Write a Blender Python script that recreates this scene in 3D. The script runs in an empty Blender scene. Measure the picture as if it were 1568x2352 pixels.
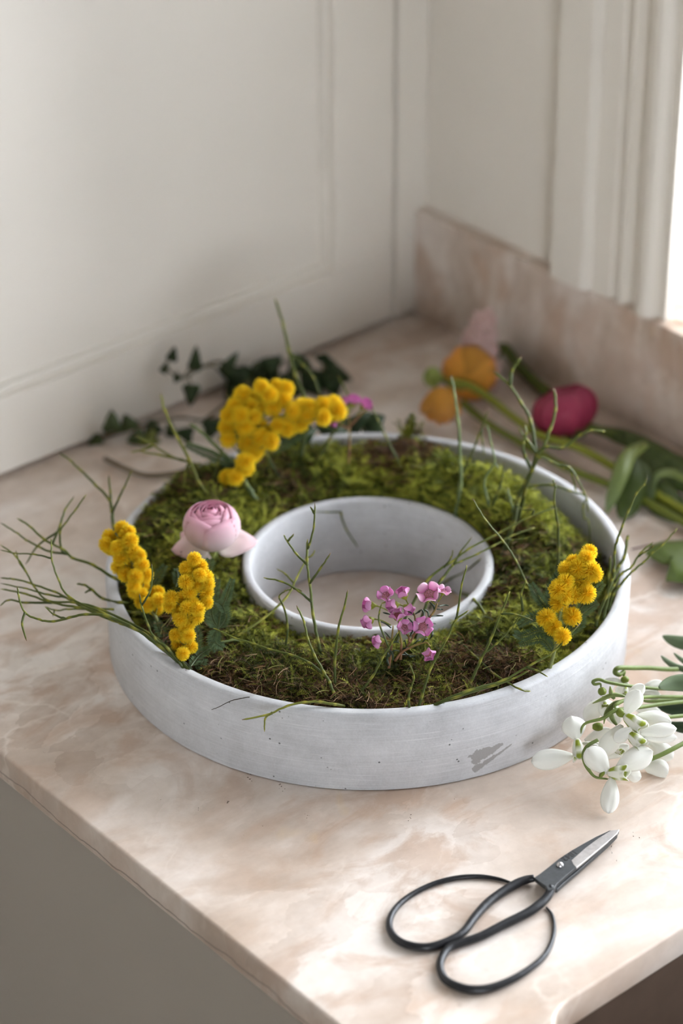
import bpy, bmesh, math, random
import numpy as np
from mathutils import Vector, Matrix, noise
random.seed(7)
NPR = np.random.RandomState(11)
SC = bpy.context.scene
COL = SC.collection
PI = math.pi

# ------------------------------------------------------------------ camera
CAM_POS = (-0.86095, -0.98089, 0.88604)
CAM_RIGHT = (0.75776, -0.65252, -0.00432)
CAM_UP = (0.34314, 0.39283, 0.85319)
CAM_FWD = (0.55503, 0.648, -0.52158)
cam = bpy.data.cameras.new('camera')
cam_o = bpy.data.objects.new('camera', cam); COL.objects.link(cam_o)
_r, _u, _f = Vector(CAM_RIGHT), Vector(CAM_UP), Vector(CAM_FWD)
cam_o.matrix_world = Matrix(((_r.x, _u.x, -_f.x, CAM_POS[0]), (_r.y, _u.y, -_f.y, CAM_POS[1]), (_r.z, _u.z, -_f.z, CAM_POS[2]), (0, 0, 0, 1)))
cam.sensor_fit = 'VERTICAL'; cam.sensor_height = 36; cam.sensor_width = 24
cam.lens = 89.3
cam.clip_start = .05
cam.dof.use_dof = True; cam.dof.focus_distance = 1.425; cam.dof.aperture_fstop = 4.2; cam.dof.aperture_blades = 0
SC.camera = cam_o

# ------------------------------------------------------------------ daylight, exposure
world = bpy.data.worlds.new('overcast_sky'); SC.world = world
world.use_nodes = True
bg = world.node_tree.nodes['Background']
bg.inputs[0].default_value = (.94, .985, 1.04, 1)
bg.inputs[1].default_value = 7.0
pl = bpy.data.lights.new('window_portal', 'AREA'); pl.shape = 'RECTANGLE'; pl.size = 1.12; pl.size_y = 1.54
pl.cycles.is_portal = True
po = bpy.data.objects.new('window_portal', pl); COL.objects.link(po)
po.location = (.46, -.68, .643); po.rotation_euler = (0, PI / 2, 0)
pl2 = pl.copy(); po2 = bpy.data.objects.new('window_portal', pl2); COL.objects.link(po2)  # portal of the unseen window added for fill light
pl2.size = 1.0; pl2.size_y = 1.0
po2.location = (-1.45, -2.6, .5); po2.rotation_euler = (PI / 2, 0, PI)
SC.view_settings.view_transform = 'Standard'; SC.view_settings.look = 'None'
SC.view_settings.exposure = 1.34; SC.view_settings.gamma = 1.0; SC.view_settings.use_curve_mapping = False
SC.cycles.max_bounces = 10; SC.cycles.diffuse_bounces = 5; SC.cycles.transparent_max_bounces = 8
SC.cycles.sample_clamp_indirect = 6.0
SC.cycles.use_denoising = True

# ------------------------------------------------------------------ helpers
def V3(p): return Vector(p)

class Root:
    def __init__(self, o): self.o = o; self.loc = o.location.copy()

def tag(o, label=None, cat=None, group=None, kind=None):
    if label: o['label'] = label
    if cat: o['category'] = cat
    if group: o['group'] = group
    if kind: o['kind'] = kind
    return o

def thing(name, label, cat, loc, group=None):
    o = bpy.data.objects.new(name, None); COL.objects.link(o)
    o.location = loc; o.empty_display_size = .01
    tag(o, label, cat, group)
    r = Root(o); r.loc = Vector(loc)
    return r

class MB:
    """collects vertices, faces and vertex colours in world metres"""
    def __init__(self): self.v = []; self.f = []; self.c = []
    def add(self, vs, fs, col=(1, 1, 1)):
        n = len(self.v); self.v += [tuple(p) for p in vs]
        self.f += [tuple(i + n for i in q) for q in fs]
        if col and isinstance(col[0], (tuple, list)): self.c += [tuple(c) for c in col]
        else: self.c += [tuple(col)] * len(vs)
    def box(self, a, b, col=(1, 1, 1)):
        (x0, y0, z0), (x1, y1, z1) = a, b
        self.add([(x0, y0, z0), (x1, y0, z0), (x1, y1, z0), (x0, y1, z0), (x0, y0, z1), (x1, y0, z1), (x1, y1, z1), (x0, y1, z1)],
                 [(0, 3, 2, 1), (4, 5, 6, 7), (0, 1, 5, 4), (1, 2, 6, 5), (2, 3, 7, 6), (3, 0, 4, 7)], col)
    def tube(self, pts, rad, n=6, col=(1, 1, 1), flat=1.0):
        pts = [Vector(p) for p in pts]; m = len(pts)
        if not isinstance(rad, (list, tuple)): rad = [rad] * m
        cols = col if isinstance(col[0], (tuple, list)) else [col] * m
        vs, cs = [], []
        t0 = (pts[1] - pts[0]).normalized()
        up = Vector((0, 0, 1)) if abs(t0.z) < .95 else Vector((1, 0, 0))
        s = t0.cross(up).normalized()
        for i in range(m):
            t = (pts[min(i + 1, m - 1)] - pts[max(i - 1, 0)]).normalized()
            s = (s - t * s.dot(t)).normalized(); w = t.cross(s)
            for k in range(n):
                a = 2 * PI * k / n
                vs.append(pts[i] + s * (math.cos(a) * rad[i]) + w * (math.sin(a) * rad[i] * flat)); cs.append(cols[i])
        fs = [(i * n + k, i * n + (k + 1) % n, (i + 1) * n + (k + 1) % n, (i + 1) * n + k) for i in range(m - 1) for k in range(n)]
        fs += [tuple(range(n - 1, -1, -1)), tuple((m - 1) * n + k for k in range(n))]
        self.add(vs, fs, cs)
    def grid(self, P, C):
        h, w = len(P), len(P[0])
        self.add([p for r in P for p in r], [(i * w + j, i * w + j + 1, (i + 1) * w + j + 1, (i + 1) * w + j) for i in range(h - 1) for j in range(w - 1)], [c for r in C for c in r])
    def lathe(self, prof, c=(0, 0, 0), n=96, col=(1, 1, 1), closed=True):
        m = len(prof); vs = []
        for k in range(n):
            a = 2 * PI * k / n
            vs += [(c[0] + r * math.cos(a), c[1] + r * math.sin(a), c[2] + z) for r, z in prof]
        mm = m if closed else m - 1
        self.add(vs, [(k * m + i, ((k + 1) % n) * m + i, ((k + 1) % n) * m + (i + 1) % m, k * m + (i + 1) % m) for k in range(n) for i in range(mm)], col)
    def build(self, name, mat, parent=None, smooth=True, solid=0, kind=None, label=None, bevel=0, autosmooth=None):
        off = parent.loc if parent else Vector((0, 0, 0))
        me = bpy.data.meshes.new(name)
        me.from_pydata([(p[0] - off.x, p[1] - off.y, p[2] - off.z) for p in self.v], [], self.f)
        ca = me.color_attributes.new('tint', 'FLOAT_COLOR', 'POINT')
        ca.data.foreach_set('color', np.array([(*c, 1) for c in self.c], dtype=np.float32).ravel())
        me.materials.append(mat)
        me.polygons.foreach_set('use_smooth', [smooth] * len(me.polygons))
        me.update()
        o = bpy.data.objects.new(name, me); COL.objects.link(o)
        if parent: o.parent = parent.o
        if solid:
            s = o.modifiers.new('thickness', 'SOLIDIFY'); s.thickness = solid; s.offset = 0
        if bevel:
            b = o.modifiers.new('edges', 'BEVEL'); b.width = bevel; b.segments = 3; b.limit_method = 'ANGLE'
        if autosmooth:
            bm = bmesh.new(); bm.from_mesh(me)
            for e in bm.edges:
                if len(e.link_faces) == 2 and e.calc_face_angle(0) > autosmooth: e.smooth = False
            bm.to_mesh(me); bm.free()
        if kind: o['kind'] = kind
        if label: o['label'] = label
        return o

def sub(o, root):
    """a root whose children hang under part o but keep the thing's own coordinates"""
    r = Root.__new__(Root); r.o = o; r.loc = root.loc
    return r

def spline(pts, k=5):
    """Catmull-Rom through pts"""
    P = [Vector(p) for p in pts]
    if len(P) < 3 and k > 1: return [P[0].lerp(P[-1], i / k) for i in range(k + 1)]
    Q = [P[0] * 2 - P[1]] + P + [P[-1] * 2 - P[-2]]
    out = []
    for i in range(1, len(Q) - 2):
        a, b, c, d = Q[i - 1:i + 3]
        for j in range(k):
            t = j / k
            out.append(.5 * ((2 * b) + (c - a) * t + (2 * a - 5 * b + 4 * c - d) * t * t + (3 * b - 3 * c + d - a) * t ** 3))
    out.append(P[-1]); return out

# ------------------------------------------------------------------ materials
def new_mat(name):
    m = bpy.data.materials.new(name); m.use_nodes = True
    nt = m.node_tree; b = nt.nodes['Principled BSDF']
    return m, nt, b
def N(nt, t, **kw):
    n = nt.nodes.new(t)
    for k, v in kw.items():
        if k in n.inputs: n.inputs[k].default_value = v
        else: setattr(n, k, v)
    return n
def L(nt, a, b): nt.links.new(a, b)
def rampn(nt, fac, stops):
    r = nt.nodes.new('ShaderNodeValToRGB'); cr = r.color_ramp
    while len(cr.elements) < len(stops): cr.elements.new(.5)
    for e, (p, c) in zip(cr.elements, stops): e.position = p; e.color = (*c, 1)
    L(nt, fac, r.inputs[0]); return r
def mixc(nt, fac, a, b, mode='MIX'):
    m = nt.nodes.new('ShaderNodeMix'); m.data_type = 'RGBA'; m.blend_type = mode
    for s, v in ((0, fac), (6, a), (7, b)):
        if isinstance(v, (tuple, list)): m.inputs[s].default_value = (*v, 1)
        elif isinstance(v, (int, float)): m.inputs[s].default_value = v
        else: L(nt, v, m.inputs[s])
    return m.outputs[2]
def mathn(nt, op, a, b=None, clamp=False):
    m = nt.nodes.new('ShaderNodeMath'); m.operation = op; m.use_clamp = clamp
    for i, v in enumerate((a, b)):
        if v is None: continue
        if isinstance(v, (int, float)): m.inputs[i].default_value = v
        else: L(nt, v, m.inputs[i])
    return m.outputs[0]
def coord(nt, scale=(1, 1, 1), rot=(0, 0, 0)):
    tc = nt.nodes.new('ShaderNodeTexCoord'); mp = nt.nodes.new('ShaderNodeMapping')
    mp.inputs['Scale'].default_value = scale; mp.inputs['Rotation'].default_value = rot
    L(nt, tc.outputs['Object'], mp.inputs[0]); return mp.outputs[0]
def noi(nt, vec, scale, detail=4, rough=.5, dist=0):
    n = N(nt, 'ShaderNodeTexNoise', Scale=scale, Detail=detail, Roughness=rough, Distortion=dist)
    L(nt, vec, n.inputs['Vector']); return n.outputs[0]
def bump(nt, b, h, strength=.2, dist=.001):
    n = N(nt, 'ShaderNodeBump', Strength=strength, Distance=dist); L(nt, h, n.inputs['Height']); L(nt, n.outputs[0], b.inputs['Normal'])

def paint(name, col, rough=.45, var=.04):
    m, nt, b = new_mat(name)
    n = noi(nt, coord(nt), 9, 3)
    c = mixc(nt, n, tuple(x * (1 - var) for x in col), tuple(min(1, x * (1 + var)) for x in col))
    L(nt, c, b.inputs['Base Color']); b.inputs['Roughness'].default_value = rough
    bump(nt, b, noi(nt, coord(nt), 600, 2), .05, .0004)
    return m

def tinted(name, rough=.5, trans=0.0, nscale=300, nvar=.18, spec=.4, sheen=0, bumpd=0, coat=0):
    """colour from the mesh's own tint, fine mottling, optional light shining through"""
    m, nt, b = new_mat(name)
    at = N(nt, 'ShaderNodeAttribute', attribute_name='tint')
    n = noi(nt, coord(nt), nscale, 3)
    f = mathn(nt, 'MULTIPLY_ADD', n, 2 * nvar); f.node.inputs[2].default_value = 1 - nvar
    vm = nt.nodes.new('ShaderNodeVectorMath'); vm.operation = 'SCALE'
    L(nt, at.outputs['Color'], vm.inputs[0]); L(nt, f, vm.inputs['Scale'])
    c = vm.outputs[0]
    L(nt, c, b.inputs['Base Color']); b.inputs['Roughness'].default_value = rough
    b.inputs['Specular IOR Level'].default_value = spec
    if bumpd: bump(nt, b, n, .4, bumpd)
    if coat: b.inputs['Coat Weight'].default_value = coat; b.inputs['Coat Roughness'].default_value = .25
    if trans:
        t = nt.nodes.new('ShaderNodeBsdfTranslucent'); L(nt, c, t.inputs[0])
        mx = nt.nodes.new('ShaderNodeMixShader'); mx.inputs[0].default_value = trans
        L(nt, b.outputs[0], mx.inputs[1]); L(nt, t.outputs[0], mx.inputs[2])
        L(nt, mx.outputs[0], nt.nodes['Material Output'].inputs[0])
    return m

def stone():
    m, nt, b = new_mat('pink_beige_quartzite')
    v = coord(nt); va = coord(nt, (1, 1.7, 1), (0, 0, .55))
    big = noi(nt, va, 5.5, 5, .55, .6)
    base = rampn(nt, big, [(.32, (.50, .40, .325)), (.44, (.63, .53, .455)), (.55, (.765, .69, .635)), (.70, (.83, .78, .735))]).outputs[0]
    bl = noi(nt, va, 13, 7, .62, 1.1)
    f = rampn(nt, bl, [(.48, (0, 0, 0)), (.60, (1, 1, 1))]).outputs[0]
    reg = rampn(nt, noi(nt, v, 3.2, 2), [(.36, (.12, .12, .12)), (.60, (.72, .72, .72))]).outputs[0]
    ff = mixc(nt, 1.0, f, reg, 'MULTIPLY')
    c = mixc(nt, ff, base, (.50, .345, .245))
    # angular fragments of differing tone
    vf = N(nt, 'ShaderNodeTexVoronoi', Scale=26.0); d2 = N(nt, 'ShaderNodeTexNoise', Scale=22.0, Detail=5.0); L(nt, va, d2.inputs['Vector'])
    a2 = nt.nodes.new('ShaderNodeVectorMath'); a2.operation = 'MULTIPLY_ADD'; L(nt, d2.outputs['Color'], a2.inputs[0]); a2.inputs[1].default_value = (.07, .07, .07); L(nt, va, a2.inputs[2])
    L(nt, a2.outputs[0], vf.inputs['Vector'])
    sp = nt.nodes.new('ShaderNodeSeparateColor'); L(nt, vf.outputs['Color'], sp.inputs[0])
    tone = rampn(nt, sp.outputs[0], [(.0, (.80, .755, .715)), (.35, (.93, .915, .90)), (.7, (1.02, 1.02, 1.02)), (1.0, (1.12, 1.13, 1.14))]).outputs[0]
    fm = rampn(nt, noi(nt, v, 6, 3), [(.40, (.15, .15, .15)), (.62, (.95, .95, .95))]).outputs[0]
    c = mixc(nt, fm, c, mixc(nt, 1.0, c, tone, 'MULTIPLY'))
    # pale healed cracks
    w = N(nt, 'ShaderNodeTexVoronoi', feature='DISTANCE_TO_EDGE', Scale=17.0)
    dn = N(nt, 'ShaderNodeTexNoise', Scale=14.0, Detail=4.0); L(nt, va, dn.inputs['Vector'])
    ad = nt.nodes.new('ShaderNodeVectorMath'); ad.operation = 'MULTIPLY_ADD'
    L(nt, dn.outputs['Color'], ad.inputs[0]); ad.inputs[1].default_value = (.09, .09, .09); L(nt, va, ad.inputs[2])
    L(nt, ad.outputs[0], w.inputs['Vector'])
    vein = rampn(nt, w.outputs[0], [(.0, (1, 1, 1)), (.045, (0, 0, 0))]).outputs[0]
    vm = rampn(nt, noi(nt, v, 8, 3), [(.48, (0, 0, 0)), (.62, (.55, .55, .55))]).outputs[0]
    c = mixc(nt, mixc(nt, 1.0, vein, vm, 'MULTIPLY'), c, (.86, .79, .72))
    # warm ochre flecks and fine grain
    oc = rampn(nt, noi(nt, v, 21, 3, .5, .5), [(.68, (0, 0, 0)), (.76, (.5, .5, .5))]).outputs[0]
    c = mixc(nt, oc, c, (.66, .47, .22))
    fine = rampn(nt, noi(nt, v, 60, 6, .7), [(.3, (.90, .89, .88)), (.7, (1.06, 1.06, 1.06))]).outputs[0]
    c = mixc(nt, 1.0, c, fine, 'MULTIPLY')
    sx = nt.nodes.new('ShaderNodeSeparateXYZ'); L(nt, v, sx.inputs[0])
    wob = mathn(nt, 'MULTIPLY', noi(nt, v, 26, 4), .012)
    dz = mathn(nt, 'ABSOLUTE', mathn(nt, 'ADD', mathn(nt, 'ADD', sx.outputs[2], .0215), mathn(nt, 'MULTIPLY', wob, -1)))
    line = mathn(nt, 'MULTIPLY', mathn(nt, 'LESS_THAN', dz, .0006), mathn(nt, 'LESS_THAN', sx.outputs[0], -.2405))
    c = mixc(nt, mathn(nt, 'MULTIPLY', line, .7), c, (.20, .13, .09))
    L(nt, c, b.inputs['Base Color'])
    b.inputs['Roughness'].default_value = .34; b.inputs['Specular IOR Level'].default_value = .42
    return m

def concrete():
    m, nt, b = new_mat('pale_concrete')
    v = coord(nt)
    streak = mixc(nt, .45, noi(nt, coord(nt, (16, 16, 1100)), 1.0, 4, .65), noi(nt, v, 900, 3, .7))
    mott = noi(nt, v, 45, 7, .68)
    f = mixc(nt, .5, streak, mott)
    c = rampn(nt, f, [(.36, (.43, .435, .45)), (.5, (.525, .53, .55)), (.64, (.61, .615, .635))]).outputs[0]
    pale = rampn(nt, noi(nt, coord(nt, (30, 30, 1400)), 1.0, 2), [(.60, (0, 0, 0)), (.68, (.45, .45, .45))]).outputs[0]
    c = mixc(nt, pale, c, (.70, .70, .71))
    vo = N(nt, 'ShaderNodeTexVoronoi', Scale=230.0); L(nt, v, vo.inputs['Vector'])
    pore = rampn(nt, vo.outputs['Distance'], [(.10, (1, 1, 1)), (.17, (0, 0, 0))]).outputs[0]
    pm = rampn(nt, noi(nt, v, 120, 2), [(.60, (0, 0, 0)), (.64, (1, 1, 1))]).outputs[0]
    pp = mixc(nt, 1.0, pore, pm, 'MULTIPLY')
    c = mixc(nt, pp, c, (.12, .12, .12))
    # two water marks on the outside
    for A, B, r in WATER_MARKS:
        A, B = Vector(A), Vector(B); d = B - A
        sb = nt.nodes.new('ShaderNodeVectorMath'); sb.operation = 'SUBTRACT'; L(nt, v, sb.inputs[0]); sb.inputs[1].default_value = A
        dt = nt.nodes.new('ShaderNodeVectorMath'); dt.operation = 'DOT_PRODUCT'; L(nt, sb.outputs[0], dt.inputs[0]); dt.inputs[1].default_value = d / d.dot(d)
        t = mathn(nt, 'ADD', dt.outputs['Value'], 0, True)
        sc = nt.nodes.new('ShaderNodeVectorMath'); sc.operation = 'SCALE'; sc.inputs[0].default_value = d; L(nt, t, sc.inputs['Scale'])
        s2 = nt.nodes.new('ShaderNodeVectorMath'); s2.operation = 'SUBTRACT'; L(nt, sb.outputs[0], s2.inputs[0]); L(nt, sc.outputs[0], s2.inputs[1])
        ln = nt.nodes.new('ShaderNodeVectorMath'); ln.operation = 'LENGTH'; L(nt, s2.outputs[0], ln.inputs[0])
        nn = noi(nt, v, 260, 4, .65)
        rr = mathn(nt, 'MULTIPLY_ADD', t, -r * .75); rr.node.inputs[2].default_value = r
        rn = mathn(nt, 'MULTIPLY', mathn(nt, 'MULTIPLY_ADD', nn, 1.7), rr)
        rn.node.inputs[0].links[0].from_node.inputs[2].default_value = .1
        df = mathn(nt, 'MULTIPLY', mathn(nt, 'SUBTRACT', rn, ln.outputs['Value']), 2500, True)
        c = mixc(nt, mathn(nt, 'MULTIPLY', df, .85), c, (.275, .265, .26))
    L(nt, c, b.inputs['Base Color'])
    b.inputs['Roughness'].default_value = .62; b.inputs['Specular IOR Level'].default_value = .35
    h = mixc(nt, .6, noi(nt, v, 400, 3), pp, 'SUBTRACT')
    bump(nt, b, h, .25, .0006)
    return m

def wood():
    m, nt, b = new_mat('brown_floor_oak')
    n = noi(nt, coord(nt, (2, 18, 2)), 3, 6, .6, .6)
    c = rampn(nt, n, [(.3, (.13, .075, .045)), (.7, (.30, .19, .12))]).outputs[0]
    L(nt, c, b.inputs['Base Color']); b.inputs['Roughness'].default_value = .5
    return m

def plain(name, col, rough=.5, metal=0, nscale=200, var=.25, bumpd=0):
    m, nt, b = new_mat(name)
    n = noi(nt, coord(nt), nscale, 4, .6)
    c = mixc(nt, n, tuple(x * (1 - var) for x in col), tuple(min(1, x * (1 + var)) for x in col))
    L(nt, c, b.inputs['Base Color']); b.inputs['Roughness'].default_value = rough; b.inputs['Metallic'].default_value = metal
    if bumpd: bump(nt, b, n, .5, bumpd)
    return m

def glass():
    m, nt, b = new_mat('window_glass')
    tr = nt.nodes.new('ShaderNodeBsdfTransparent'); gl = N(nt, 'ShaderNodeBsdfGlossy', Roughness=.02)
    fr = N(nt, 'ShaderNodeFresnel', IOR=1.45); mx = nt.nodes.new('ShaderNodeMixShader')
    L(nt, fr.outputs[0], mx.inputs[0]); L(nt, tr.outputs[0], mx.inputs[1]); L(nt, gl.outputs[0], mx.inputs[2])
    L(nt, mx.outputs[0], nt.nodes['Material Output'].inputs[0])
    return m

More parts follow.
